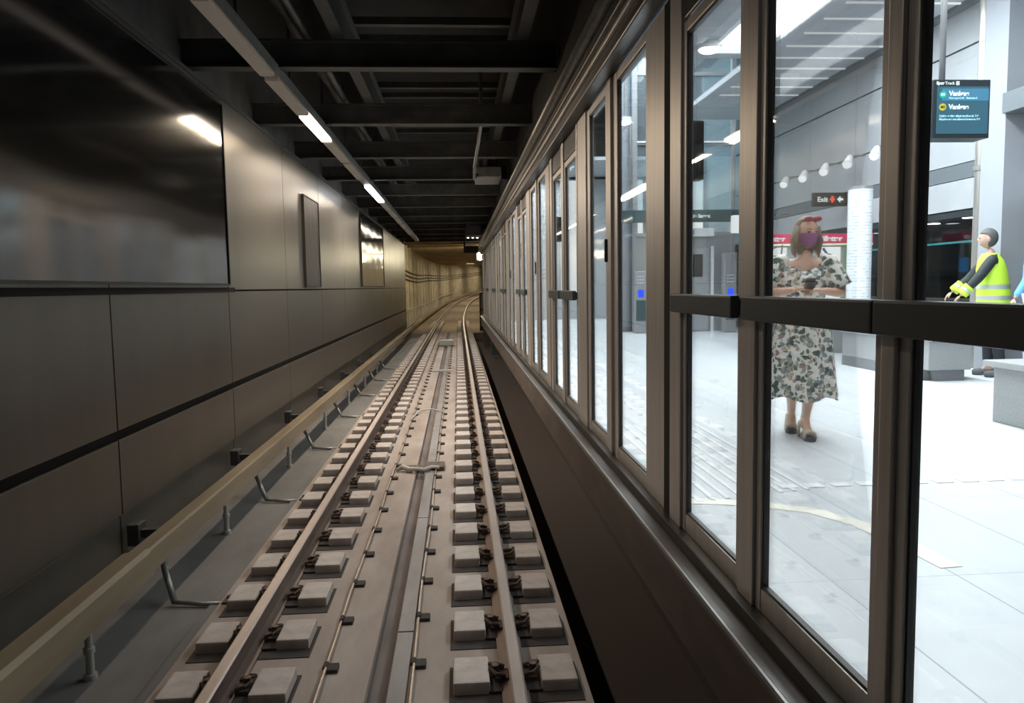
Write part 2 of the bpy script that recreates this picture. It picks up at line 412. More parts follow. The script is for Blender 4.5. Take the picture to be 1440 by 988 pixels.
# beacon with straps across the track centre
t = thing('track_beacon', 'pale strap and dark plate of a beacon lying across the duct between the rails', 'beacon', (-.03, 8.6, -.165))
mb = MB(); mb.bbox(-.25, .02, .12, .30, .0, .012, .003); mb.bbox(.08, .28, .0, .28, .0, .05, .006); mb.build('plate', M['clip'], t)
mb = MB(); mb.tube([(-.27, .02, .02), (-.2, .06, .05), (-.12, -.04, .04), (-.02, -.07, .05), (.06, -.08, .04), (.14, -.03, .06), (.22, -.02, .05)], [.02, .03, .03, .02, .028, .02, .02], 8); mb.build('strap', M['insul'], t, smooth=True)
mb = MB()
for i in range(7): mb.bbox(-.12 + i * .05, -.10 + i * .05, -.02, .05, .02, .06, .003)
mb.build('bolts', M['clip'], t)
t = thing('track_hose', 'thin pale hose looped over the slab between the two signal cables', 'hose', (-.06, 12.7, -.165))
mb = MB(); mb.tube([(-.25, -.5, .02), (-.22, -.2, .03), (-.16, .06, .04), (0, .1, .05), (.14, .0, .04), (.2, -.05, .02)], .012, 8); mb.build('hose', M['insul'], t, smooth=True)
mb = MB(); mb.bbox(-.25, .25, 18.9, 19.05, -.165, -.12, .01); tag(mb.build('cross_strap', M['insul']), 'thin white strap lying straight across the far track centre', 'strap')
t = thing('junction_box', 'beige box standing between the rails far down the track', 'box', (.0, 27.2, -.165))
mb = MB(); mb.bbox(-.26, .26, 0, .5, .03, .22, .02); mb.build('case', M['insul'], t)
mb = MB(); mb.bbox(-.22, -.1, .02, .45, 0, .05, .005); mb.bbox(.1, .22, .02, .45, 0, .05, .005); mb.build('foot', M['rubber'], t)

# ------------------------------------------------------------------ third rail on the wall side
tr = t = thing('third_rail', 'long yellow-brown covered power rail running beside the panelled wall', 'power rail', (-1.62, 0, 0))
seg = [(YN, 5.0), (5.0, 12), (12, 24), (24, 36)]
for i, (a, b) in enumerate(seg):
    mb = MB(); e = .012 if i == 0 else 0
    pr = [(-.14 - e, .22 + e), (.0, .25 + e), (.012 + e, .235), (.03 + e, .10 - e), (.02, .095 - e), (-.14, .09)]
    mb.loft([[(x, y, z) for x, z in pr] for y in (a, b)]); mb.build('cover', M['third'], t)
mb = MB(); mb.box(-.09, -.02, YN, 36, .06, .15); mb.build('conductor', M['railside'], t)
ys2 = [y for y in YS if y >= 36]
t = thing('tunnel_power_rail', 'far covered power rail curving away inside the tunnel', 'power rail', (-1.62, 0, 0))
mb = MB(); mb.loft([[(x + PX(y), y, z + PZ(y)) for x, z in pr] for y in ys2]); mb.build('far_cover', M['third'], t)
for i in range(7):
    y = 5.15 + 2.5 * i
    t = thing('support_arm', nth(i) + ' cranked steel support arm reaching from the power rail to the running rail', 'bracket', (-1.62, y, -.2), 0, None)
    mb = MB(); mb.tube([(-.1, .35, .23), (-.02, .18, .18), (.10, .0, .03)], .022, 8); mb.tube([(.09, 0, .03), (.3, -.03, .02), (.5, -.04, .02)], .016, 8); mb.build('arm', M['greysteel'], t, smooth=True)
    mb = MB(); mb.bbox(.44, .52, -.09, .02, .0, .05, .006); mb.cyl(.48, -.035, .03, .075, .02, 8); mb.build('end_plate', M['clip'], t)
for i in range(7):
    y = 4.2 + 2.5 * i
    t = thing('rail_insulator', nth(i) + ' pale insulator standing under the power rail', 'insulator', (-1.63, y, -.2))
    mb = MB(); mb.cyl(0, 0, 0, .03, .035, 16); mb.cyl(0, 0, .03, .15, .022, 16); mb.cyl(0, 0, .15, .18, .03, 16); mb.cyl(0, 0, .18, .255, .02, 16); mb.build('insulator', M['insul'], t, smooth=False)
for i in range(7):
    y = 5.6 + 2.5 * i
    mb = MB(); mb.bbox(-.355, -.27, y - .07, y + .07, .10, .26, .01); mb.box(-.27, -.13, y - .03, y + .03, .15, .21); mb.build('wall_bracket', M['darksteel'], tr)

# ------------------------------------------------------------------ left wall
YJ = [-.02 + 2.79 * k - 2.8 for k in range(16)]
def panel_wall(z0, z1, m_, name, inset=0.):
    mb = MB()
    for a, b in zip(YJ[:-1], YJ[1:]):
        a = max(a, YN)
        if b <= a or a > 35.9: continue
        mb.box(-2.03, -2.0 + inset, a + .008, min(b, 36.) - .008, z0, z1)
    return struct(mb.build(name, m_, bevel=.004))
panel_wall(-.2, .322, M['wall'], 'wall_left_base', -.02)
panel_wall(.336, .875, M['wall'], 'wall_left_lower')
panel_wall(.945, 1.925, M['wall'], 'wall_left_middle')
panel_wall(1.945, 3.95, M['wall_hi'], 'wall_left_upper')
mb = MB(); mb.box(-2.3, -2.025, YN, 36, -.4, 3.93); struct(mb.build('wall_left_backing', M['gap']))
mb = MB(); mb.box(-2.5, -2.2, YN, 36, 3.9, 5.2); mb.box(-2.3, -1.99, YN, 36, 3.955, 3.99); struct(mb.build('wall_left_top', M['concrete_dark']))
# posters on the wall
def wallpanel(name, label, y0, y1, z0, z1, m_, frame):
    t = thing(name, label, 'poster', (-2.0, (y0 + y1) / 2, (z0 + z1) / 2))
    h = (y1 - y0) / 2; k = (z1 - z0) / 2
    mb = MB()
    # gently bowed sheet
    n = 24; rows = 8
    rings = []
    for i in range(n + 1):
        y = -h + .02 + (2 * h - .04) * i / n
        rings.append([(.028 + .0016 * math.sin(i * .9 + j) * (1 if 0 < j < rows else .3), y, -k + .02 + (2 * k - .04) * j / rows) for j in range(rows + 1)])
    mb.loft(rings, cap=False, closed=False); mb.build('sheet', m_, t, smooth=True)
    mb = MB(); f = .018
    mb.box(.003, .04, -h, h, -k, -k + f); mb.box(.003, .04, -h, h, k - f, k); mb.box(.003, .04, -h, -h + f, -k + f, k - f); mb.box(.003, .04, h - f, h, -k + f, k - f); mb.build('frame', frame, t)
    mb = MB(); mb.box(.002, .01, -h + f, h - f, -k + f, k - f); mb.build('back_board', M['black'], t)
wallpanel('billboard', 'large glossy dark billboard reflecting the platform, high on the panelled wall', .4, 8.3, 1.99, 3.88, M['poster'], M['frame'])
wallpanel('wall_poster', 'narrow dark matte panel past the large billboard on the wall', 12.4, 13.7, 1.97, 3.45, M['matte_panel'], M['frame'])
wallpanel('wall_poster', 'mirror-like glossy panel far along the panelled wall', 19.6, 25.4, 1.99, 3.9, M['poster_m'], M['frame'])
mb = MB(); mb.box(-2.03, -1.975, YN, 8.5, 1.918, 1.968); struct(mb.build('trim_2', M['gap']))

# ------------------------------------------------------------------ ceiling over the track
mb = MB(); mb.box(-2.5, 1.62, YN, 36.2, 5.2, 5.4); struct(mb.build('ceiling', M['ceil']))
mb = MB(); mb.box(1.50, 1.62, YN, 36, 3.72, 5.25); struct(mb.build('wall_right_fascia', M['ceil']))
for i in range(13):
    y = 5.25 + 2.6 * i - (.1 if i else 0)
    t = thing('ceiling_beam', nth(i) + ' dark steel beam crossing the ceiling above the track', 'beam', (0, y, 4.1))
    mb = MB(); mb.box(-2.195, 1.495, 0, .16, 0, .016); mb.box(-2.195, 1.495, .073, .087, .016, .26); mb.box(-2.195, 1.495, 0, .16, .25, .266)
    mb.build('flange_beam', M['darksteel'], t)
    mb = MB(); mb.box(-.62, 1.1, .75, .84, .66, .74); mb.box(-.62, 1.1, 1.3, 1.38, .66, .73); mb.build('cross_bar', M['darksteel'], t)
for x0, n in ((-.72, 'dark lengthwise girder above the beams, nearer the panelled wall'), (1.08, 'dark lengthwise girder above the beams, nearer the glass screens')):
    mb = MB(); mb.box(x0, x0 + .12, YN, 36, 4.37, 4.39); mb.box(x0 + .05, x0 + .07, YN, 36, 4.39, 4.75); mb.box(x0, x0 + .12, YN, 36, 4.75, 4.77)
    tag(mb.build('ceiling_girder', M['darksteel']), n, 'girder')
# pipes at upper left
for k, (x0, z0, n) in enumerate(((-1.0, 4.45, 'slim'), (-1.15, 4.6, 'thick'))):
    mb = MB(); mb.tube([(x0, YN, z0), (x0, 36, z0)], .04 + .03 * k, 10); tag(mb.build('ceiling_pipe', M['darksteel'], smooth=True), n + ' pipe running lengthwise above the lamp trunking', 'pipe')
# lamp trunking
t = thing('light_trunking', 'long grey lamp trunking hung beside the panelled wall', 'trunking', (-1.3, 0, 3.96))
mb = MB(); mb.box(-.075, .075, 1.0, 34, .02, .10); mb.box(-.05, .05, 1, 34, .10, .16); mb.build('housing', M['greysteel'], t)
for i in range(16):
    mb = MB(); mb.box(-.015, .015, 2.5 + 2 * i, 2.53 + 2 * i, .16, 1.2 - .005); mb.build('hanger', M['darksteel'], t)
lamps = [(1.2, 3.0, 0), (3.1, 5.4, 0), (5.6, 7.5, 0), (7.65, 9.15, 0), (9.25, 10.75, 1), (10.85, 12.5, 0), (12.65, 14.4, 0), (15.5, 18.2, 2), (18.4, 20.2, 0), (20.4, 22.2, 0), (22.4, 24.2, 0), (24.4, 26.2, 0), (26.4, 29.6, 0)]
for i, (a, b, on) in enumerate(lamps):
    st = ('brightly lit warm' if on == 1 else 'brightly lit white') if on else 'dim'
    nm = {'brightly lit warm': 'brightly lit warm tube lamp in the trunking, nearer one of the two lit lamps', 'brightly lit white': 'brightly lit white tube lamp farther along the trunking'}.get(st, 'dim unlit tube lamp, %s lamp along the trunking from the near end' % (nth(i) if i else 'very first'))
    mb = MB(); mb.bbox(-.065, .065, a, b, -.02, .018, .008)
    o = mb.build('tube_lamp', [M['tubeoff'], M['tubeon'], M['tubeon2']][on], t)
    if on: o['label'] = nm
def area(name, loc, size, energy, col, rot=(0, 0, 0), sy=None, spread=PI):
    l = bpy.data.lights.new(name, 'AREA'); l.energy = energy; l.color = col; l.size = size
    if sy: l.shape = 'RECTANGLE'; l.size_y = sy
    l.spread = spread
    o = bpy.data.objects.new(name, l); C.objects.link(o); o.location = loc; o.rotation_euler = rot; return o
area('tube_light', (-1.3, 10.0, 3.92), .12, 62, (1, .80, .58), sy=1.5, rot=(0, math.radians(-18), 0))
area('tube_light', (-1.3, 16.8, 3.92), .12, 85, (1, .82, .62), sy=2.4, rot=(0, math.radians(-18), 0))
area('tube_light', (-1.3, 26., 3.92), .12, 40, (1, .86, .68), sy=9)
area('tube_light', (-1.3, 13.2, 3.92), .12, 26, (1, .86, .70), sy=3)
# hung boxes over the track
t = thing('hung_box', 'pale grey box hung under the ceiling over the track', 'box', (1.08, 15.1, 4.0))
mb = MB(); mb.bbox(-.24, .24, -.55, .55, 0, .19, .01); mb.build('case', M['greysteel'], t)
mb = MB(); mb.tube([(-.2, -.5, .19), (-.2, -.5, 1.19)], .02, 8); mb.tube([(.2, .5, .19), (.2, .5, 1.19)], .02, 8); mb.build('hanger', M['greysteel'], t)
t = thing('cranked_pipe', 'thin cranked pipe hanging below the beams in front of the pale box', 'pipe', (.8, 11.0, 3.93))
mb = MB(); mb.tube([(.02, -.3, 1.262), (.02, -.3, .25), (-.0, .2, .12), (-.02, 2.4, .08), (-.02, 2.45, -.1), (.0, 3.3, -.0), (.06, 3.4, .1)], .025, 8); mb.build('pipe', M['greysteel'], t, smooth=True)
t = thing('hung_cabinet', 'dark box hung from the far ceiling above the signals', 'box', (1.05, 27, 3.75))
mb = MB(); mb.bbox(-.28, .28, 0, 1.2, 0, .9, .02); mb.build('case', M['darksteel'], t)
mb = MB(); mb.box(-.2, -.16, .5, .54, .9, 1.44); mb.box(.16, .2, .5, .54, .9, 1.44); mb.build('hanger', M['darksteel'], t)
t = thing('railway_signal', 'dark railway signal bracket with small lamps at the tunnel mouth', 'signal', (1.05, 33, 3.4))
mb = MB(); mb.bbox(-.32, .36, 0, .2, .62, .72, .01); mb.bbox(-.32, -.24, 0, .2, 0, .7, .01); mb.bbox(-.25, .3, 0, .2, 0, .3, .04); mb.bbox(-.05, .0, .05, .1, .72, 1.8, .005); mb.build('bracket', M['frame'], t)
for k, x0 in enumerate((-.12, .08, .28)):
    mb = MB(); mb.ball((x0, -.03, .67), .045); mb.build('lamp', M['down'], t, smooth=True)
mb = MB(); mb.tube([(-.2, -.02, .38), (.3, -.02, .38)], .018, 6); mb.build('bar', M['insul'], t)
# tunnel floodlight
t = thing('tunnel_floodlight', 'glaring yellow-white floodlight in the tunnel mouth', 'lamp', (1.75, 44, 3.7))
mb = MB(); mb.bbox(-.2, .2, .0, .15, -.25, .25, .03); mb.bbox(.2, .5, .05, .1, -.05, .05, .01); mb.build('housing', M['darksteel'], t)
mb = MB(); mb.ball((0, -.03, 0), .21, sc=(.8, .3, 1.1)); mb.build('lens', M['warmlamp'], t, smooth=True)
for y, e in ((43, 130), (57, 190), (72, 230), (88, 260), (104, 260), (122, 260)):
    area('tunnel_light', (PX(y) + .6, y, PZ(y) + 4.15), .8, e, (1, .87, .62), sy=12)
l = bpy.data.lights.new('flood', 'POINT'); l.energy = 60; l.color = (1, .88, .55); l.shadow_soft_size = .2
o = bpy.data.objects.new('flood', l); C.objects.link(o); o.location = (1.6, 43.4, 3.7)
# cabinet stack and signs at the right of the tunnel mouth
t = thing('trackside_cabinet', 'dark cluttered cabinet at the right of the tunnel mouth', 'cabinet', (1.75, 37.5, -.22))
mb = MB(); mb.bbox(-.25, .35, 0, .8, 0, 1.9, .02); mb.build('case', M['darksteel'], t)
mb = MB(); mb.bbox(-.2, .3, -.03, 0, .2, 1.0, .01); mb.bbox(-.2, .3, -.03, 0, 1.1, 1.8, .01); mb.build('door', M['greysteel'], t)

# ------------------------------------------------------------------ platform edge and screens
mb = MB(); mb.box(1.42, 1.60, YN, 33, .33, .66); mb.box(1.60, 8.0, YN, 27, .45, .70)
struct(mb.build('wall_platform_edge', M['edge']))
mb = MB(); mb.box(1.95, 2.3, YN, 33, -.9, .45); struct(mb.build('wall_gutter', M['void']))
mb = MB(); mb.box(1.54, 8.0, YN, 27, .70, .75); struct(mb.build('floor_platform', M['pfloor']))
t = thing('screen_sill', 'long stepped metal sill under the glass platform screens', 'sill', (1.5, 0, .66))
mb = MB(); mb.bbox(-.12, .04, YN, 32.6, 0, .05, .006); mb.build('ledge', M['sill'], t)
mb = MB(); mb.bbox(-.05, .06, YN, 32.6, .05, .10, .006); mb.build('track', M['frame'], t)
mb = MB(); mb.box(-.128, -.118, YN, 32.6, .035, .052); mb.build('nosing', M['greysteel'], t)
t = thing('screen_header', 'long dark steel header box above the glass platform screens', 'header', (1.5, 0, 3.3))
mb = MB(); mb.bbox(-.10, .12, YN, 32.6, .02, .30, .01); mb.build('box', M['header'], t)
mb = MB(); mb.tube([(-.11, YN, .36), (-.11, 32.6, .36)], .06, 14); mb.build('tube_rail', M['greysteel'], t, smooth=True)
mb = MB(); mb.bbox(-.125, -.095, YN, 32.6, .10, .13, .006); mb.bbox(-.115, -.095, YN, 32.6, .20, .215, .003); mb.build('strip', M['steel'], t)

def leaf(kind, w, st):
    """one glazed leaf, origin at its near bottom corner, running along +Y; x=0 is the track face"""
    top = 2.55 if kind == 'slide' else 2.36
    z0 = .76 - .75
    t = thing('screen_leaf', '', 'glass panel', (1.5, 0, .75))
    mb = MB(); dp = .034
    mb.bbox(0, dp, 0, st[0], z0, top, .004); mb.bbox(0, dp, w - st[1], w, z0, top, .004); mb.build('stile', M['steel'], t)
    mb = MB(); mb.bbox(.002, dp, st[0], w - st[1], z0, z0 + .085, .004); mb.build('bottom_rail', M['steel_l'], t)
    mb = MB(); mb.bbox(.002, dp, st[0], w - st[1], top - .05, top, .004); mb.build('top_rail', M['steel'], t)
    mb = MB(); mb.box(.014, .022, st[0], w - st[1], z0 + .085, top - .05); mb.build('glass', M['glass'], t)
    mb = MB(); g = .008
    mb.box(.008, .028, st[0], st[0] + g, z0 + .085, top - .05); mb.box(.008, .028, w - st[1] - g, w - st[1], z0 + .085, top - .05)
    mb.box(.008, .028, st[0] + g, w - st[1] - g, z0 + .085, z0 + .095); mb.box(.008, .028, st[0] + g, w - st[1] - g, top - .06, top - .05); mb.build('gasket', M['frame'], t)
    if kind == 'emergency':
        mb = MB(); mb.bbox(-.055, -.02, -.028, w + .028, 1.05, 1.135, .008); mb.build('push_bar', M['bar'], t)
        mb = MB(); mb.box(-.03, .0, .01, .035, 1.06, 1.12); mb.box(-.03, .0, w - .035, w - .01, 1.06, 1.12); mb.build('bar_mount', M['frame'], t)
    elif st[0] < .2:
        mb = MB(); mb.bbox(-.022, .0, .03, .055, 1.34, 1.50, .006); mb.build('handle', M['frame'], t)
    return t
def kids(o): return [x for x in bpy.data.objects if x.parent == o]
protos = {}
def put_leaf(kind, y, w, label, group, st=(.045, .045)):
    k = (kind, round(w, 2))
    if k not in protos: t = protos[k] = leaf(kind, w, st)
    else:
        t = protos[k]; c = t.copy(); C.objects.link(c)
        for ch in kids(t):
            q = ch.copy(); C.objects.link(q); q.parent = c
        t = c
    t.location.y = y; t['label'] = label; t['group'] = group
    return t
PER = 4.82
ie = isl = ip = 0
for y in (-.60, .24, 1.0):
    put_leaf('emergency', y, .74, 'tall narrow glass panel with dark push bar, %s such from the near end' % nth(ie), 'emergency glass leaves with push bars'); ie += 1
for mod in range(-1, 7):
    Y0 = 1.83 + PER * mod
    gE, gS = 'emergency glass leaves with push bars', 'sliding glass leaves'
    if mod < 0: continue
    for off, w in ((-.03, .80), (.92, .75)):
        y = Y0 + off
        if y + w > 32.3: continue
        put_leaf('emergency', y, w, 'tall narrow glass panel with dark push bar, %s such from the near end' % nth(ie), gE); ie += 1
    for off, w, st in ((1.99, 1.22, (.38, .08)), (3.42, .86, (.10, .12))):
        y = Y0 + off
        if y + w > 32.3: continue
        put_leaf('slide', y, w, 'sliding glass door leaf with %s, %s such from the near end' % ('one wide steel stile' if st[0] > .2 else 'a small handle', nth(isl)), gS, st); isl += 1
    for off, w, dpt in ((-.09, .06, .045), (.77, .15, .045), (1.67, .18, .04), (3.21, .21, .04), (4.28, .40, .045)):
        y = Y0 + off
        if y + w > 32.3: continue
        t = thing('screen_post', 'upright steel post between the glass screens, %s post from the near end' % nth(ip), 'post', (1.5, y, .75), 0, 'posts of the glass platform screens'); ip += 1
        top = 2.57
        mb = MB()
        if off == 3.21:
            mb.bbox(-.008, .035, .10, w, .01, top, .005); mb.box(.012, .035, .0, .10, .01, top)
        else: mb.bbox(-.012, dpt, .0, w, .01, top, .005)
        mb.build('upright', M['steel'], t)
        if off == 1.67:
            mb = MB(); mb.bbox(.03, .10, .0, .08, 1.66, 1.93, .01); mb.build('indicator_box', M['black'], t)
            mb = MB(); mb.box(-.002, .03, w + .002, w + .135, .01, top - .02); mb.build('seal', M['gap'], t)

# transom over emergency leaves
for k, mod in enumerate(range(0, 7)):
    Y0 = 1.83 + PER * mod; a = Y0 - (3.3 if mod <= 0 else .0); b = Y0 + 1.66
    a = max(a, YN); b = min(b, 32.3)
    if b <= a or mod < 0: continue
    mb = MB(); mb.bbox(1.50, 1.55, a, b, 3.125, 3.325, .006)
    tag(mb.build('screen_transom', M['header']), 'steel transom over the %s group of push-bar panels' % nth(k), 'transom')
mb = MB(); mb.box(1.5, 2.6, 32.4, 33, -.9, 5.2); mb.box(1.6, 8, 27, 27.3, -.5, 8.2); struct(mb.build('wall_far', M['concrete_dark']))
mb = MB(); mb.box(1.60, 8, 26.5, 26.9, .75, 5.6); struct(mb.build('wall_platform_end', M['cladding']))

# ------------------------------------------------------------------ far side wall of the platform hall
XW = 7.5
mb = MB()
tiers = [(2.90, 3.32, 0), (3.54, 4.1, 0), (4.115, 5.10, 0), (5.115, 5.68, 0)]
yj = [1.0 + 1.74 * k for k in range(16)]
for z0, z1, _ in tiers:
    for a, b in zip(yj[:-1], yj[1:]): mb.box(XW, XW + .06, a + .006, min(b, 26.6) - .006, z0 + .006, z1 - .006)
struct(mb.build('wall_right', M['cladding']))
mb = MB(); mb.box(XW + .05, XW + .3, 1, 26.6, 2.88, 9.0); mb.box(XW, XW + .06, 1, 26.6, 5.75, 9); struct(mb.build('wall_right_backing', M['band']))
mb = MB(); mb.box(XW - .0, XW + .045, 1, 26.6, 3.325, 3.535); struct(mb.build('trim_3', M['band']))
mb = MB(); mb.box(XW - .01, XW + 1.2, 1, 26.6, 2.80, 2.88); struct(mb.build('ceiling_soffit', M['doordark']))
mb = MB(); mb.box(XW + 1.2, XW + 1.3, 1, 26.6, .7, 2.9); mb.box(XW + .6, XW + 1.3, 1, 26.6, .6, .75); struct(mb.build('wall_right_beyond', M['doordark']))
for i in range(9):
    y = 8.2 + 1.05 * i
    t = thing('soffit_downlight', 'small bright downlight in the dark soffit above the far doors, %s from the near end' % nth(i), 'downlight', (XW + .14 + .16 * (i % 2), y, 2.80), 0, 'downlights above the far doors')
    mb = MB(); mb.cyl(0, 0, -.012, -.002, .09, 16); mb.build('lens', M['down'], t)
    mb = MB(); mb.cyl(0, 0, -.008, -.0, .115, 16); mb.build('rim', M['frame'], t)
# far screen doors
fi = 0
for y0 in [7.2 + 1.62 * k for k in range(12)]:
    t = thing('far_screen_door', 'dark glazed door panel across the platform, %s from the near end' % nth(fi), 'door', (XW + .45, y0, .75), 0, 'dark glazed doors across the platform'); fi += 1
    w = 1.6
    mb = MB(); mb.bbox(-.04, .04, 0, .14, 0, 2.04, .01); mb.bbox(-.04, .04, w - .07, w, 0, 2.04, .01); mb.build('post', M['steel_l'], t)
    mb = MB(); mb.box(0, .01, .14, w - .07, .08, 2.04); mb.build('glass', M['glass_d'], t)
    mb = MB(); mb.box(-.03, .03, .14, w - .07, 0, .08); mb.box(-.02, .02, .14, w - .07, .86, .90); mb.build('rail', M['frame'], t)
    mb = MB(); mb.box(-.02, -.004, .16, .20, .08, 1.75); mb.box(-.02, -.004, .20, w - .10, 1.72, 1.75); mb.build('glass_edge', M['tealglass'], t)
# pier, pipe column and beam at the right edge of the view
mb = MB(); mb.box(7.15, 7.49, 9.0, 9.42, .75, 5.68); struct(mb.build('wall_pier', M['pceil_d']))
mb = MB(); mb.box(7.1, 7.48, 2.0, 9.0, 3.93, 4.17); struct(mb.build('trim_4', M['band']))
t = thing('steel_column', 'slim pale round steel column in front of the far wall', 'column', (7.33, 9.68, .75))
mb = MB(); mb.cyl(0, 0, .0, 4.92, .065, 20); mb.build('shaft', M['steel_l'], t, smooth=False)
mb = MB(); mb.cyl(0, 0, 0, .02, .12, 20); mb.cyl(0, 0, 2.6, 2.66, .08, 20); mb.build('collar', M['greysteel'], t)
t = thing('red_sign', 'burgundy sign board with a lit cream symbol at the far right', 'sign', (6.75, 7.9, 3.2))
mb = MB(); mb.bbox(0, .5, 0, .05, -.13, .18, .008); mb.build('board', M['red'], t)
mb = MB(); mb.box(.03, .12, -.01, -.001, -.04, .08); mb.build('symbol', M['map'], t)
mb = MB(); mb.tube([(.4, .025, .17), (.4, .025, .97)], .015, 6); mb.build('hanger', M['greysteel'], t)

# ------------------------------------------------------------------ platform hall ceiling
ZC = 5.68
mb = MB()
mb.box(1.62, 4.55, YN, 12.6, ZC, ZC + .1); mb.box(5.52, 7.5, YN, 17.5, ZC, ZC + .1); mb.box(4.55, 5.52, 12.3, 12.6, ZC, ZC + .1)
mb.box(4.55, 5.52, YN, 2.4, ZC, ZC + .1); mb.box(1.62, 2.4, 12.6, 27, ZC, ZC + .1); mb.box(2.4, 7.5, 23, 27, ZC, ZC + .1)
mb.box(1.62, 5.52, 12.6, 12.8, ZC, 8.2); mb.box(2.2, 2.4, 12.8, 23, ZC, 8.2); mb.box(1.62, 7.6, 12.6, 27, 8.2, 8.4)
struct(mb.build('ceiling_platform', M['pceil']))
mb = MB()
for k in range(20): mb.box(5.75, 7.42, 3.4 + .62 * k, 3.43 + .62 * k, ZC - .02, ZC)
struct(mb.build('trim_5', M['slot']))
mb = MB(); mb.box(3.3, 4.3, YN, 12.4, ZC - .06, ZC); struct(mb.build('trim_6', M['pceil_d']))
mb = MB(); mb.box(7.36, 7.49, YN, 17.5, ZC - .06, ZC); struct(mb.build('trim_7', M['band']))
t = thing('skylight_strip', 'long blindingly bright rectangular skylight in the platform ceiling', 'skylight', (5.03, 7.35, ZC))
mb = MB(); mb.box(-.4, .4, -4.9, 4.9, .06, .08); mb.build('diffuser', M['skylight'], t)
mb = MB(); mb.box(-.48, -.4, -4.94, 4.94, 0, .3); mb.box(.4, .48, -4.94, 4.94, 0, .3); mb.build('frame', M['white'], t)
for i, (x0, y0, z0) in enumerate(((4.45, 12.0, ZC), (3.6, 14.2, 7.2), (4.35, 17.6, 5.75), (3.0, 10.4, ZC), (2.6, 7.2, ZC))):
    t = thing('ceiling_spotlight', ('round glowing spotlight in the platform ceiling beside the skylight end', 'round spotlight high in the atrium', 'round glowing spotlight before the lift shaft', 'round ceiling spotlight between skylight and screens', 'round ceiling spotlight closest to the glass screens')[i], 'spotlight', (x0, y0, z0))
    mb = MB(); mb.cyl(0, 0, -.10, 0, .17, 20); mb.build('housing', M['white'], t)
    mb = MB(); mb.ball((0, 0, -.10), .15, sc=(1, 1, .4)); mb.build('lens', M['spotlit'], t, smooth=True)
    if z0 != ZC:
        mb = MB(); mb.tube([(0, 0, 0), (0, 0, 8.2 - z0)], .015, 6); mb.build('hanger', M['greysteel'], t)
# glare spots on the far wall, built as a row of added lamp heads
for i in range(6):
    y = 12.0 + .85 * i
    t = thing('wall_glare_spot', 'small cream glare spot, shaped as a lamp, in the row high on the far wall, %s from the near end' % nth(i), 'spotlight', (7.2, y, 3.98), 0, 'glare spots in a row on the far wall')
    mb = MB(); mb.tube([(.3, 0, .1), (.05, 0, .1), (0, 0, .05)], .015, 6); mb.build('arm', M['greysteel'], t)
    mb = MB(); mb.tube([(.04, .02, .08), (-.06, -.08, -.06)], [.05, .085], 12); mb.build('head', M['white'], t)
    mb = MB(); mb.ball((-.065, -.085, -.065), .07, sc=(1, 1, 1)); mb.build('lens', M['map'], t, smooth=True)

# lights of the hall
area('hall_light_and_fill', (5.0, 9, 5.6), .8, 520, (.90, .95, 1), sy=6.5)
area('hall_light_and_fill', (2.9, 7.5, 5.6), 1.2, 260, (.92, .96, 1), sy=8)
area('hall_light_and_fill', (6.4, 10, 5.5), .6, 40, (.92, .96, 1), sy=9)
area('hall_light_and_fill', (4.3, 18, 8.0), 3.5, 1500, (.88, .94, 1), sy=8)
area('hall_light_and_fill', (3.0, 24.5, 5.5), 2, 500, (.90, .95, 1), sy=3)

# ------------------------------------------------------------------ lift, signs, machines on the platform
YL = 18.5
t = thing('lift_shaft', 'tall glass lift shaft with pale steel frame beyond the woman', 'lift', (5.75, YL, .75))
mb = MB()
for x0 in (-1.0, .30, 1.45): mb.bbox(x0, x0 + .12, 0, .12, 0, 7.0, .01); mb.bbox(x0, x0 + .12, 2.2, 2.32, 0, 7.0, .01)
for z0 in (2.35, 4.55, 6.2): mb.box(-.88, 1.45, 0, .1, z0, z0 + .08)
mb.build('frame', M['machine'], t)
mb = MB(); mb.box(-.88, 1.45, .05, .06, 2.9, 6.9); mb.box(-.95, -.94, .12, 2.2, 0, 6.9); mb.box(1.5, 1.51, .12, 2.2, 0, 6.9); mb.build('glass', M['glass_g'], t)
mb = MB(); mb.box(.42, 1.4, 2.0, 2.1, 2.6, 4.5); mb.build('back_panel', M['map'], t)
mb = MB(); mb.bbox(.16, .24, -.06, -.0, 2.36, 6.9, .01); mb.box(-.9, 1.5, -.03, -.001, 4.60, 4.64); mb.build('white_rail', M['white'], t)
mb = MB(); mb.box(-.88, 1.45, .04, .10, 0, 2.35); mb.build('cladding', M['machine'], t)
mb = MB(); mb.bbox(.34, .90, .0, .038, .02, 2.05, .005); mb.build('door', M['cladding'], t)
mb = MB(); mb.box(.50, .74, -.03, -.002, 1.35, 1.9); mb.build('door_window', M['doordark'], t)
mb = MB(); mb.bbox(.95, 1.02, -.04, 0, .0, 2.1, .005); mb.build('door_jamb', M['white'], t)
t = thing('street_sign', 'dark teal hanging sign band with white street lettering before the lift', 'sign', (6.1, YL - .5, 3.4))
mb = MB(); mb.bbox(-1.75, 1.2, 0, .12, 0, .29, .01); mb.build('board', M['teal'], t)
text('Gade Street', .115, M['txt'], t, (.40, -.01, .10), bold=.003, align='RIGHT')
mb = MB(); mb.tube([(-1.5, .06, .29), (-1.5, .06, 2.3)], .02, 6); mb.tube([(1.0, .06, .29), (1.0, .06, 2.3)], .02, 6); mb.build('hanger', M['greysteel'], t)
t = thing('lift_sign', 'small white sign with a round lift pictogram under the teal band', 'sign', (6.05, YL - .15, 3.08))
mb = MB(); mb.bbox(0, .68, 0, .05, 0, .20, .005); mb.build('board', M['white'], t)
mb = MB()
bmc = [( .12 + .06 * math.cos(a * PI / 10), -.004, .10 + .06 * math.sin(a * PI / 10)) for a in range(20)]
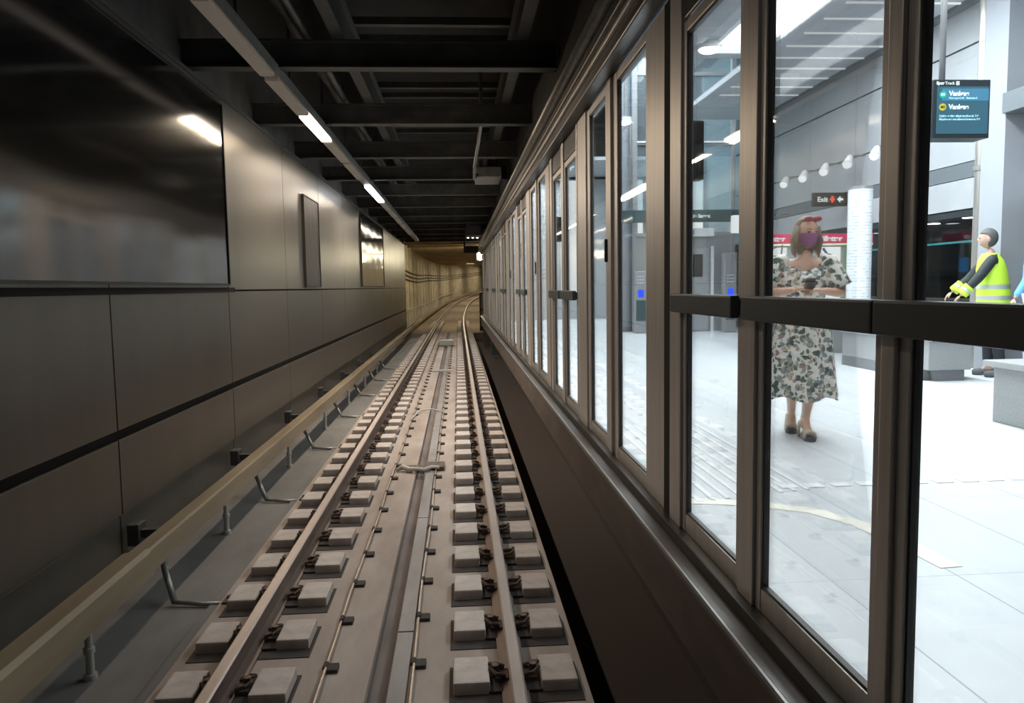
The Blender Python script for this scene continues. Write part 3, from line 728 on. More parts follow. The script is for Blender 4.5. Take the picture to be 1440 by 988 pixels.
mb.tube(bmc + bmc[:2], .009, 5); mb.box(.09, .15, -.008, -.001, .085, .115); mb.box(.107, .133, -.008, -.001, .06, .14); mb.build('pictogram', M['band'], t)
# help point pillars with blue lights
def help_point(x0, y0, label, h=1.5):
    t = thing('help_point', label, 'information post', (x0, y0, .75))
    mb = MB(); mb.bbox(-.16, .16, -.1, .1, 0, h, .03); mb.build('body', M['machine'], t)
    mb = MB(); mb.bbox(-.07, .07, -.115, -.1, .88, 1.05, .005); mb.build('blue_light', M['blue'], t)
    mb = MB(); mb.bbox(-.12, .12, -.115, -.1, .30, .8, .005); mb.build('panel', M['teal'], t)
    mb = MB()
    for r in range(3):
        for c in range(3): mb.box(-.08 + .06 * c, -.05 + .06 * c, -.118, -.101, 1.2 + .08 * r, 1.225 + .08 * r)
    mb.build('keys', M['white'], t)
help_point(4.85, 18.2, 'grey information post with glowing blue panels, standing left of the lift', 1.5)
help_point(6.95, 17.9, 'grey information post with a blue light, standing right of the lift door', 1.9)
t = thing('stone_column', 'wide pale grey column standing on the platform before the lift', 'column', (4.62, 19.0, .75))
mb = MB(); mb.cyl(0, 0, 0, 7.4, .20, 28); mb.build('shaft', M['pceil_d'], t, smooth=False)
mb = MB(); mb.cyl(0, 0, 0, .12, .24, 28); mb.build('plinth', M['bench_d'], t)
for i, (x0, w, zb) in enumerate(((4.05, .55, 1.6), (5.95, .45, 3.6), (6.75, .2, 3.6))):
    t = thing('lit_panel', ('tall glowing white wall panel at the platform end, reaching low and nearest the screens', 'shorter glowing white wall panel high on the platform end wall', 'narrow glowing white strip high on the platform end wall')[i], 'light panel', (x0, 26.495, zb))
    h = 5.55 - zb; mb = MB(); mb.box(0, w, -.04, .0, 0, h); mb.build('diffuser', M['map'], t)
    mb = MB(); mb.box(-.04, 0, -.05, .0, 0, h); mb.box(w, w + .04, -.05, 0, 0, h); mb.build('frame', M['machine'], t)

# ticket machines
t = thing('ticket_point', 'ticket machine bay with burgundy banner behind the woman', 'ticket machine', (5.25, 12.0, .75))
mb = MB(); mb.bbox(0, 1.95, .05, .55, 0, .35, .01); mb.bbox(0, 1.95, .05, .55, .35, 1.80, .01); mb.build('body', M['machine'], t)
mb = MB(); mb.bbox(0, 1.95, 0, .5, 1.80, 1.95, .006); mb.build('banner', M['red'], t)
text('Billetter', .115, M['txt'], t, (.10, -.006, 1.835), bold=.004)
text('Tickets', .115, M['txt'], t, (.56, -.006, 1.835))
text('Billetter', .115, M['txt'], t, (1.05, -.006, 1.835), bold=.004)
text('Tickets', .115, M['txt'], t, (1.51, -.006, 1.835))
mb = MB()
for x0 in (.96, 1.89):
    ring = [(x0 - .02 + .03 * math.cos(a * PI / 8), -.006, 1.875 + .03 * math.sin(a * PI / 8)) for a in range(16)]
    mb.tube(ring + ring[:2], .006, 5)
    mb.box(x0 - .025, x0 - .015, -.008, -.001, 1.855, 1.895); mb.box(x0 - .04, x0, -.008, -.001, 1.87, 1.88)
mb.build('badge', M['txt'], t)
mb = MB(); mb.box(.0, 1.95, -.0, .045, 1.765, 1.795); mb.build('light_strip', mat('cream_strip', (.6, .62, .4), .5, emit=(.8, .8, .5), estr=.4), t)
mb = MB(); mb.bbox(.03, .52, .02, .05, .75, 1.74, .006); mb.bbox(1.10, 1.42, .02, .05, .75, 1.74, .006); mb.build('lit_map', M['map'], t)
cols = [M['redlit'], M['blue'], M['bluel'], M['m2'], M['m1'], M['red']]
for k, (pts) in enumerate((((.06, 1.48), (.12, 1.58), (.24, 1.62)), ((.08, 1.36), (.18, 1.44), (.28, 1.55)), ((.05, 1.40), (.14, 1.33), (.26, 1.45)), ((.10, 1.62), (.2, 1.66), (.3, 1.6)), ((.12, 1.28), (.2, 1.38), (.22, 1.5)), ((.18, 1.26), (.26, 1.34), (.24, 1.42)))):
    mb = MB(); mb.tube([(x_, .018, z_) for x_, z_ in pts], .012, 5); mb.build('map_line', cols[k], t)
mb = MB(); mb.tube([(1.12, .018, 1.72), (1.20, .018, 1.60), (1.24, .018, 1.45)], .022, 6); mb.build('blue_arc', mat('navy', (.03, .06, .16), .5), t)
mb = MB(); mb.bbox(1.46, 1.80, .02, .05, .45, 1.74, .006); mb.build('green_panel', M['green'], t)
mb = MB(); mb.box(1.80, 1.94, .02, .05, 1.30, 1.54); mb.build('blue_screen', M['bluel'], t)
mb = MB(); mb.box(.03, 1.1, .01, .045, 1.10, 1.125); mb.box(.03, 1.1, .01, .045, 1.0, 1.015); mb.box(1.80, 1.94, .02, .05, .85, 1.1); mb.build('slots', M['frame'], t)
# exit sign & small signs on the band
t = thing('exit_sign', 'dark exit sign with white and red symbols on the wall band', 'sign', (7.05, 13.2, 3.26))
mb = MB(); mb.bbox(-.30, .33, 0, .06, 0, .24, .006); mb.build('board', M['black'], t)
text('Exit', .12, M['txt'], t, (-.22, -.006, .08), bold=.002)
mb = MB(); mb.box(.035, .075, -.008, -.001, .06, .18); mb.box(.01, .10, -.008, -.001, .10, .14); mb.build('red_cross', M['redlit'], t)
mb = MB(); mb.quad((.14, -.006, .12), (.20, -.006, .06), (.20, -.006, .06), (.20, -.006, .18)); mb.box(.19, .25, -.008, -.001, .10, .14); mb.build('arrow', M['txt'], t)
mb = MB(); mb.tube([(.30, .03, .12), (.44, .03, .12)], .015, 6); mb.build('arm', M['greysteel'], t)
t = thing('track_number_sign', 'small black sign with a white number two on the wall band', 'sign', (6.75, 15.8, 3.16))
mb = MB(); mb.bbox(-.13, .13, 0, .06, 0, .38, .006); mb.build('board', M['black'], t)
text('2', .22, M['txt'], t, (-.06, -.006, .10), bold=.003)
mb = MB(); mb.tube([(.10, .03, .2), (.74, .03, .2)], .015, 6); mb.build('arm', M['greysteel'], t)
t = thing('clock_box', 'small white lit box on the wall band beside the number sign', 'sign', (6.45, 16.3, 3.02))
mb = MB(); mb.bbox(0, .2, 0, .15, 0, .38, .01); mb.build('case', M['map'], t); mb = MB(); mb.tube([(.15, .1, .3), (1.04, .1, .3)], .015, 6); mb.build('arm', M['greysteel'], t)
# information pillar with timetable lines
def timetable():
    m = mat('timetable', (.78, .82, .86), .4, emit=(.8, .88, 1), estr=.05)
    nt = m.node_tree; b = nt.nodes['Principled BSDF']
    tc = nt.nodes.new('ShaderNodeTexCoord'); sx = nt.nodes.new('ShaderNodeSeparateXYZ'); nt.links.new(tc.outputs['Object'], sx.inputs[0])
    md = nt.nodes.new('ShaderNodeMath'); md.operation = 'FLOORED_MODULO'; md.inputs[1].default_value = .045; nt.links.new(sx.outputs[2], md.inputs[0])
    lt = nt.nodes.new('ShaderNodeMath'); lt.operation = 'LESS_THAN'; lt.inputs[1].default_value = .015; nt.links.new(md.outputs[0], lt.inputs[0])
    nz = nt.nodes.new('ShaderNodeTexNoise'); nz.inputs['Scale'].default_value = 22; nt.links.new(tc.outputs['Object'], nz.inputs['Vector'])
    gt = nt.nodes.new('ShaderNodeMath'); gt.operation = 'GREATER_THAN'; gt.inputs[1].default_value = .5; nt.links.new(nz.outputs['Fac'], gt.inputs[0])
    mu = nt.nodes.new('ShaderNodeMath'); mu.operation = 'MULTIPLY'; nt.links.new(lt.outputs[0], mu.inputs[0]); nt.links.new(gt.outputs[0], mu.inputs[1])
    mx = nt.nodes.new('ShaderNodeMixRGB'); mx.inputs[1].default_value = (.78, .82, .86, 1); mx.inputs[2].default_value = (.52, .56, .62, 1)
    nt.links.new(mu.outputs[0], mx.inputs[0]); nt.links.new(mx.outputs[0], b.inputs['Base Color']); return m
t = thing('information_pillar', 'white rounded information pillar with fine printed lines behind the bench', 'information pillar', (6.40, 10.95, .75))
mb = MB(); k = 32; mb.loft([[(.17 * math.cos(2 * PI * j / k), .17 * math.sin(2 * PI * j / k), z) for j in range(k)] for z in (.25, .8, 1.4, 2.0, 2.52)]); mb.build('drum', timetable(), t, smooth=False)
mb = MB(); mb.cyl(0, 0, 0, .25, .15, 28); mb.cyl(0, 0, 2.52, 2.56, .175, 28); mb.build('base', M['machine'], t)
# benches
t = thing('granite_bench', 'long grey block bench in front of the white information pillar', 'bench', (5.88, 8.4, .75))
mb = MB(); mb.bbox(0, .52, 0, 2.0, .13, .47, .012); mb.build('seat', M['bench'], t)
mb = MB(); mb.bbox(.10, .46, .03, 1.95, 0, .13, .006); mb.box(.0, .1, .12, 2.0, 0, .13); mb.build('plinth', M['bench_d'], t)
mb = MB(); mb.bbox(-.03, .55, -.03, 2.03, .47, .52, .008); mb.build('slab', M['benchtop'], t)
t = thing('granite_bench', 'nearer grey block bench with a thin overhanging top at the right', 'bench', (4.86, 3.3, .75))
mb = MB(); mb.bbox(0, .6, 0, 2.65, 0, .46, .012); mb.build('seat', M['bench'], t)
mb = MB(); mb.bbox(-.05, .65, -.05, 2.72, .46, .51, .008); mb.build('slab', M['benchtop'], t)
mb = MB()
t = thing('paper_cup', 'white paper cup standing on the nearer bench', 'cup', (5.22, 5.55, 1.26))
mb.cyl(0, 0, 0, .12, .03, 20, r1=.042); mb.build('cup', M['white'], t); mb = MB(); mb.cyl(0, 0, .12, .13, .045, 20); mb.build('lid', M['white'], t)

# hanging display
t = thing('departure_display', 'dark hanging departure display listing two trains to the same terminus', 'display', (5.22, 7.0, 3.26))
mb = MB(); mb.bbox(-.28, .28, 0, .22, 0, .54, .006); mb.build('case', M['screenbody'], t)
mb = MB(); mb.box(-.245, .262, -.004, .001, .04, .475); mb.build('screen', M['screen'], t)
mb = MB(); mb.box(-.20, .262, -.0065, -.0041, .345, .455); mb.build('blue_row', M['screenblue'], t)
text('Spor', .040, M['txt'], t, (-.255, -.0055, .492), bold=.0015); text('Track', .040, M['txt'], t, (-.172, -.0055, .492))
mb = MB(); mb.box(-.062, -.032, -.0065, -.004, .487, .522); mb.build('track_badge', M['txt'], t)
text('2', .034, M['screenbody'], t, (-.057, -.0078, .492))
for z0, m_, s in ((.40, 'm1', 'M1'), (.285, 'm2', 'M2')):
    mb = MB(); kk = 24; mb.loft([[(-.19 + .033 * math.cos(2 * PI * j / kk), yy, z0 + .033 * math.sin(2 * PI * j / kk)) for j in range(kk)] for yy in (-.010, -.0042)]); mb.build('line_badge', M[m_], t)
    text(s, .034, M['txt'] if m_ == 'm1' else M['screenbody'], t, (-.19, -.0112, z0 - .012), align='CENTER', bold=.001)
    text('Vanløse', .062, M['txt'], t, (-.13, -.0075, z0 - .018 + (.008 if m_ == 'm1' else 0)), bold=.002)
text('Nørreport S M   Flintholm S', .024, M['txtblue'], t, (-.13, -.0075, .360), bold=.0008)
text('Cykler er ikke tilladt imellem kl. 7-9', .0265, M['txtblue'], t, (-.22, -.0055, .195), bold=.0008)
text('Bicycles are not allowed between 7-9', .0265, M['txtblue'], t, (-.22, -.0055, .165), bold=.0008)
mb = MB(); mb.box(-.286, -.2805, .06, .11, .10, .16); mb.build('side_label', M['white'], t)
mb = MB(); mb.box(-.2835, -.2805, .07, .12, .36, .46); mb.box(-.2835, -.2805, .05, .08, .02, .08); mb.build('vent', M['machine'], t)
mb = MB(); mb.tube([(-.13, .11, .54), (-.13, .11, 2.42)], .028, 12); mb.build('pole', M['machine'], t, smooth=True)

# tactile floor, markings
for k in range(9):
    mb = MB(); mb.bbox(1.72 + .085 * k, 1.745 + .085 * k, 3.95 + .02 * k, 6.2, .749, .757, .003)
    tag(mb.build('tactile_rib', M['tactile']), 'thin raised white tactile rib on the floor inside the sliding doors', 'tactile rib', 'tactile ribs by the sliding doors')
for k in range(18):
    mb = MB(); mb.bbox(2.28 + .155 * k, 2.38 + .155 * k, 4.15, 4.23, .749, .756, .002)
    tag(mb.build('tactile_stud', M['tactile']), 'small white dash in the row crossing the platform floor', 'floor marking', 'white dashes crossing the floor')
path = [(1.62, 3.98), (1.85, 3.93), (2.05, 3.85), (2.25, 3.72), (2.37, 3.5), (2.43, 3.2), (2.45, 2.9)]
mb = MB(); v = []
for i, (a, b) in enumerate(path):
    p, q = path[max(i - 1, 0)], path[min(i + 1, len(path) - 1)]; dx, dy = q[0] - p[0], q[1] - p[1]; L = math.hypot(dx, dy); nx, ny = -dy / L * .05, dx / L * .05
    v.append([(a - nx, b - ny, .7505), (a + nx, b + ny, .7505), (a + nx, b + ny, .753), (a - nx, b - ny, .753)])
mb.loft(v); tag(mb.build('floor_marking', M['yellowmark']), 'curved cream line marked on the platform floor by the screens', 'floor marking')

# ------------------------------------------------------------------ people
def evalmesh(o):
    dg = bpy.context.evaluated_depsgraph_get(); dg.update()
    return bpy.data.meshes.new_from_object(o.evaluated_get(dg))
def skin(V, E, root, sub=2):
    """V: name -> (pos, radius or (rx, ry)); grows one smooth surface"""
    names = list(V); me = bpy.data.meshes.new('sk')
    me.from_pydata([V[n][0] for n in names], [(names.index(a), names.index(b)) for a, b in E], []); me.update()
    o = bpy.data.objects.new('sk', me); C.objects.link(o)
    sm = o.modifiers.new('s', 'SKIN'); sm.use_smooth_shade = True; sm.branch_smoothing = .6
    for i, n in enumerate(names):
        r = V[n][1]; r = (r, r) if not isinstance(r, tuple) else r
        me.skin_vertices[0].data[i].radius = r; me.skin_vertices[0].data[i].use_root = (n == root)
    ss = o.modifiers.new('ss', 'SUBSURF'); ss.levels = sub; ss.render_levels = sub
    res = evalmesh(o); bpy.data.objects.remove(o); return res
def merge_remesh(meshes, voxel, name, mats, parent, smooth_it=4):
    bm = bmesh.new()
    for m_ in meshes: bm.from_mesh(m_)
    me = bpy.data.meshes.new(name); bm.to_mesh(me); bm.free()
    o = bpy.data.objects.new(name, me); C.objects.link(o)
    r = o.modifiers.new('r', 'REMESH'); r.mode = 'VOXEL'; r.voxel_size = voxel; r.use_smooth_shade = True
    if smooth_it:
        s = o.modifiers.new('s', 'SMOOTH'); s.iterations = smooth_it; s.factor = .5
    res = evalmesh(o); bpy.data.objects.remove(o)
    res.name = name; res.materials.clear()
    for m_ in mats: res.materials.append(m_)
    res.polygons.foreach_set('material_index', [0] * len(res.polygons))
    res.polygons.foreach_set('use_smooth', [True] * len(res.polygons))
    ob = bpy.data.objects.new(name, res); C.objects.link(ob); ob.parent = parent
    return ob
def head_mesh(c, yaw, tilt=0., s=1.):
    """head centred at c, facing -Y before turning; about 23 cm tall"""
    bm = bmesh.new(); bmesh.ops.create_uvsphere(bm, u_segments=32, v_segments=24, radius=1)
    for v in bm.verts:
        x, y, z = v.co
        w = .076 * (1 - .22 * max(0, -z) ** 1.5); dd = .094 * (1 - .10 * max(0, -z))
        X, Y, Z = x * w, y * dd, z * .115
        if y < 0 and z < 0: Y -= .006 * (-z)                # chin and jaw forward
        if y < -.6:
            if abs(x) < .18 and -.45 < z < .12: Y -= .022 * (1 - abs(x) / .18) * (1 - (z - .12) / -.57) ** .5 * (1 if z > -.36 else .3)   # nose
            for ex in (-.36, .36):                            # eye sockets
                r2 = ((x - ex) ** 2 + (z - .06) ** 2) ** .5
                if r2 < .24: Y += .010 * (1 - r2 / .24)
            if abs(x) < .34 and abs(z + .52) < .10: Y -= .006
        if z < -.75: Y *= .95
        v.co = (X, Y, Z)
    for sx in (-1, 1):                                        # ears
        b2 = bmesh.ops.create_uvsphere(bm, u_segments=10, v_segments=8, radius=1)
        for v in b2['verts']: v.co = Vector((v.co.x * .010 + sx * .078, v.co.y * .018 + .008, v.co.z * .032 - .005))
    mx = Matrix.Translation(c) @ Matrix.Rotation(yaw, 4, 'Z') @ Matrix.Rotation(tilt, 4, 'X') @ Matrix.Scale(s, 4)
    bm.transform(mx); me = bpy.data.meshes.new('h'); bm.to_mesh(me); bm.free(); return me, mx
def hand_meshes(wrist, direction, palmdown, side, curl=.5):
    """palm plus five separate bent fingers as skinned chains"""
    d = Vector(direction).normalized(); n = Vector(palmdown).normalized(); n = (n - d * n.dot(d)).normalized(); s = d.cross(n) * side
    W = Vector(wrist); out = []
    P = {'w': (W, .020), 'm': (W + d * .045, (.034, .016)), 'k': (W + d * .085, (.036, .013))}
    out.append(skin(P, [('w', 'm'), ('m', 'k')], 'w', 2))
    for i, (off, L, r) in enumerate(((.030, .068, .0085), (.010, .076, .009), (-.010, .070, .0085), (-.029, .055, .0075))):
        b = W + d * .075 + s * off; a1 = curl * .5; p = b; V = {'a': (b, r)}; names = ['a']
        ang = 0
        for k, fr in enumerate((.45, .32, .23)):
            ang += curl * .75; p = p + (d * math.cos(ang) + n * math.sin(ang)) * L * fr; nm = 'bcd'[k]; V[nm] = (p, r * (1 - .1 * (k + 1))); names.append(nm)
        out.append(skin(V, list(zip(names[:-1], names[1:])), 'a', 1))
    b = W + d * .02 + s * .024; t1 = b + (d * .6 + s * .7 + n * .25).normalized() * .035; t2 = t1 + (d * .9 + s * .1 + n * .35).normalized() * .030; t3 = t2 + (d * .9 - s * .15 + n * .4).normalized() * .022
    out.append(skin({'a': (b, .012), 'b': (t1, .0105), 'c': (t2, .0095), 'd': (t3, .008)}, [('a', 'b'), ('b', 'c'), ('c', 'd')], 'a', 1))
    return out
def sk_child(V, E, root, name, m_, parent, sub=2):
    me = skin(V, E, root, sub); me.name = name; me.materials.clear(); me.materials.append(m_)
    me.polygons.foreach_set('use_smooth', [True] * len(me.polygons)); me.polygons.foreach_set('material_index', [0] * len(me.polygons))
    o = bpy.data.objects.new(name, me); C.objects.link(o); o.parent = parent; return o
def skel(j, legs=True):
    V = {'pel': (j['pel'], (.13, .10)), 'waist': (j['waist'], (.115, .085)), 'chest': (j['chest'], (.14, .10)), 'nb': (j['nb'], .055), 'nt': (j['nt'], .050)}
    E = [('pel', 'waist'), ('waist', 'chest'), ('chest', 'nb'), ('nb', 'nt')]
    for s in 'LR':
        V['sh' + s] = (j['sh' + s], .055); V['el' + s] = (j['el' + s], .038); V['wr' + s] = (j['wr' + s], .024)
        V['fo' + s] = (tuple(.6 * a + .4 * b for a, b in zip(j['el' + s], j['wr' + s])), .038)
        V['hip' + s] = (j['hip' + s], .085); V['kn' + s] = (j['kn' + s], .052); V['an' + s] = (j['an' + s], .033)
        V['ca' + s] = (tuple(.65 * a + .35 * b for a, b in zip(j['kn' + s], j['an' + s])), .052)
        V['he' + s] = (j['he' + s], .032); V['to' + s] = (j['to' + s], (.035, .020))
        E += [('chest', 'sh' + s), ('sh' + s, 'el' + s), ('el' + s, 'fo' + s), ('fo' + s, 'wr' + s), ('pel', 'hip' + s), ('hip' + s, 'kn' + s), ('kn' + s, 'ca' + s), ('ca' + s, 'an' + s), ('an' + s, 'he' + s), ('an' + s, 'to' + s)]
    return V, E

# --- the woman in the floral dress
def woman():
    root = thing('person', 'person in a floral midi dress and magenta face mask, hands together', 'person', (3.07, 5.62, .75), math.radians(-16))
    j = dict(pel=(0, .01, .93), waist=(0, 0, 1.06), chest=(0, 0, 1.22), nb=(0, .015, 1.37), nt=(.01, .0, 1.44),
             shL=(-.165, .01, 1.33), elL=(-.285, -.02, 1.09), wrL=(-.09, -.215, 1.125),
             shR=(.165, .01, 1.33), elR=(.275, -.02, 1.09), wrR=(.09, -.205, 1.115),
             hipL=(-.085, .01, .87), knL=(-.06, .08, .47), anL=(-.045, .20, .13), heL=(-.045, .24, .09), toL=(-.06, .08, .045),
             hipR=(.085, .0, .87), knR=(.065, -.10, .49), anR=(.005, -.10, .12), heR=(.0, -.06, .07), toR=(.03, -.23, .05))
    V, E = skel(j); parts = [skin(V, E, 'pel', 2)]
    hd, mx = head_mesh((.012, -.012, 1.545), math.radians(22), math.radians(3)); parts.append(hd)
    parts += hand_meshes(j['wrL'], (.75, -.35, .12), (.3, .2, -.9), 1, .55) + hand_meshes(j['wrR'], (-.75, -.32, .05), (-.3, .2, -.9), -1, .7)
    merge_remesh(parts, .006, 'body', [M['skin']], root, 2)
    # dress
    mb = MB(); k = 64; rings = []
    prof = [(1.335, .135, .075, .02), (1.30, .158, .100, .01), (1.24, .170, .125, 0), (1.17, .165, .130, 0), (1.07, .142, .112, 0), (1.05, .140, .110, 0), (.98, .170, .135, .002), (.90, .190, .155, .006), (.75, .200, .165, .010), (.6, .208, .175, .014), (.45, .222, .190, .018), (.30, .236, .205, .024)]
    for z, rx, ry, f in prof:
        rx *= 1.10; rings.append([((rx + f * math.sin(9 * a) * .6) * math.cos(a), (ry + f * math.sin(9 * a + .5)) * math.sin(a) - .005, z + (f * .8 * math.sin(5 * a) if z < .35 else 0) - (.07 * max(0, math.sin(-a)) ** 3 if z > 1.28 else 0)) for a in [2 * PI * q / k for q in range(k)]])
    mb.loft(rings, cap=False)
    mb.build('dress', M['floral'], root, smooth=True)
    for s, sh, el in ((-1, 'shL', 'elL'), (1, 'shR', 'elR')):
        a, b = Vector(j[sh]), Vector(j[el]); mb = MB(); pts = [a + Vector((-s * .055, 0, .022)), a + Vector((0, 0, .0)), a.lerp(b, .3), a.lerp(b, .6), a.lerp(b, .82)]
        mb.tube(pts, [.050, .078, .086, .090, .094], 20); mb.build('sleeve', M['floral'], root, smooth=True)
    mb = MB(); mb.loft([[(.146 * math.cos(a), .116 * math.sin(a) - .005, z) for a in [2 * PI * q / 40 for q in range(40)]] for z in (1.045, 1.075)], cap=False); mb.build('belt', M['floral'], root, smooth=True)
    # hair: skull cap plus long shoulder-length fall
    def hairmesh():
        bm = bmesh.new(); bmesh.ops.create_uvsphere(bm, u_segments=32, v_segments=24, radius=1)
        for v in bm.verts:
            x_, y_, z_ = v.co; v.co = Vector((x_ * .090, y_ * .106 + .010, z_ * .122 + .008))
            if z_ < .62 and y_ < -.15: v.co.y = -.02; v.co.x *= .93
            if z_ < 0: v.co.z = .008 + z_ * .19; v.co.x *= 1.02 + .10 * -z_; v.co.y = max(v.co.y, -.02)
        bm.transform(mx); me = bpy.data.meshes.new('hair'); bm.to_mesh(me); bm.free(); return me
    hm = hairmesh(); hm.materials.append(M['hair']); hm.polygons.foreach_set('use_smooth', [True] * len(hm.polygons))
    o = bpy.data.objects.new('hair', hm); C.objects.link(o); o.parent = root
    mb = MB()
    for s in (-1, 1):
        for q in range(6):
            a = .25 + .28 * q
            base = Vector((s * .082 * math.cos(a - .5), -.035 + .022 * q, .055)); end = base + Vector((s * .018, .01, -.235 + .015 * q)); mid = base.lerp(end, .5) + Vector((s * .014, 0, 0))
            mb.tube([mx @ base, mx @ mid, mx @ end], [.012, .021, .006], 7)
    mb.build('hair_locks', M['hair'], root, smooth=True)
    # mask
    bm = bmesh.new(); bmesh.ops.create_uvsphere(bm, u_segments=32, v_segments=24, radius=1)
    for v in list(bm.verts):
        x_, y_, z_ = v.co
        if y_ > -.15 or z_ > .02 or z_ < -.93: bm.verts.remove(v)
        else: v.co = Vector((x_ * .080 * (1 - .18 * max(0, -z_) ** 1.5), y_ * .104 - .010 * (1 - abs(x_)), z_ * .118))
    bm.transform(mx); me = bpy.data.meshes.new('mask'); bm.to_mesh(me); bm.free(); me.materials.append(M['mask']); me.polygons.foreach_set('use_smooth', [True] * len(me.polygons))
    o = bpy.data.objects.new('face_mask', me); C.objects.link(o); o.parent = root
    for s in (-1, 1):
        mb = MB(); mb.ball((0, 0, 0), .0095, sc=(1.3, .7, .7)); e = mb.build('eye', M['phone'], root, smooth=True); e.location = mx @ Vector((s * .028, -.083, .008))
        mb = MB(); mb.tube([mx @ Vector((s * .014, -.093, .028)), mx @ Vector((s * .03, -.091, .033)), mx @ Vector((s * .045, -.082, .028))], .0035, 5); mb.build('eyebrow', M['hair'], root)
    t2 = MB()
    for s in (-1, 1): t2.ball(tuple(mx @ Vector((s * .036, -.082, .105))), .031, sc=(1.0, .55, .75))
    t2.build('sunglasses', M['redlens'], root, smooth=True)
    # sandals
    for he, to in (('heL', 'toL'), ('heR', 'toR')):
        a, b = Vector(j[he]), Vector(j[to]); a.z = b.z = .0; dd = (b - a).normalized(); sd = Vector((dd.y, -dd.x, 0)); mb = MB()
        b2 = b + dd * .04; a2 = a - dd * .025
        h0 = .012 if he == 'heR' else .012
        outl = [a2 - sd * .026, a2 + sd * .026, a.lerp(b, .5) + sd * .030, b + sd * .044, b2 + sd * .02, b2 - sd * .02, b - sd * .044, a.lerp(b, .5) - sd * .030]
        mb.loft([[p + Vector((0, 0, z)) for p in outl] for z in (0.0, .030)]); mb.build('sole', M['sole'], root)
        mb = MB()
        for fr, hh, ww in ((.95, .075, .044), (.62, .085, .040), (.1, .15, .036)):
            c = a.lerp(b, fr); mb.tube([c - sd * ww + Vector((0, 0, .02)), c - sd * ww * .8 + Vector((0, 0, hh * .8)), c + Vector((0, 0, hh)), c + sd * ww * .8 + Vector((0, 0, hh * .8)), c + sd * ww + Vector((0, 0, .02))], .012, 6)
        mb.build('sandal_strap', M['sandal'], root, smooth=True)
    return root, j
wr, wj = woman()
t = thing('phone', 'small dark phone held in the hands of the person in the floral dress', 'phone', (3.0, 5.39, 1.875), math.radians(-16))
mb = MB(); mb.bbox(-.035, .035, -.006, .006, -.0, .14, .004); o = mb.build('case', M['phone'], t); t.rotation_euler = (math.radians(55), 0, math.radians(-16))
t = thing('handbag', 'grey handbag hanging at the hip of the person in the floral dress', 'handbag', (2.78, 5.80, 1.56), math.radians(-16))
mb = MB(); mb.bbox(-.13, .13, -.05, .05, -.13, .07, .03); mb.build('body', M['bag'], t, smooth=True)
mb = MB(); mb.bbox(-.125, .125, -.057, -.04, -.02, .06, .008); mb.build('flap', M['bag'], t)
mb = MB(); mb.tube([(-.10, 0, .06), (-.02, .02, .35), (.10, .05, .62), (.19, .04, .66), (.16, .05, .3), (.11, 0, .06)], .008, 6); mb.build('strap', M['bag'], t, smooth=True)

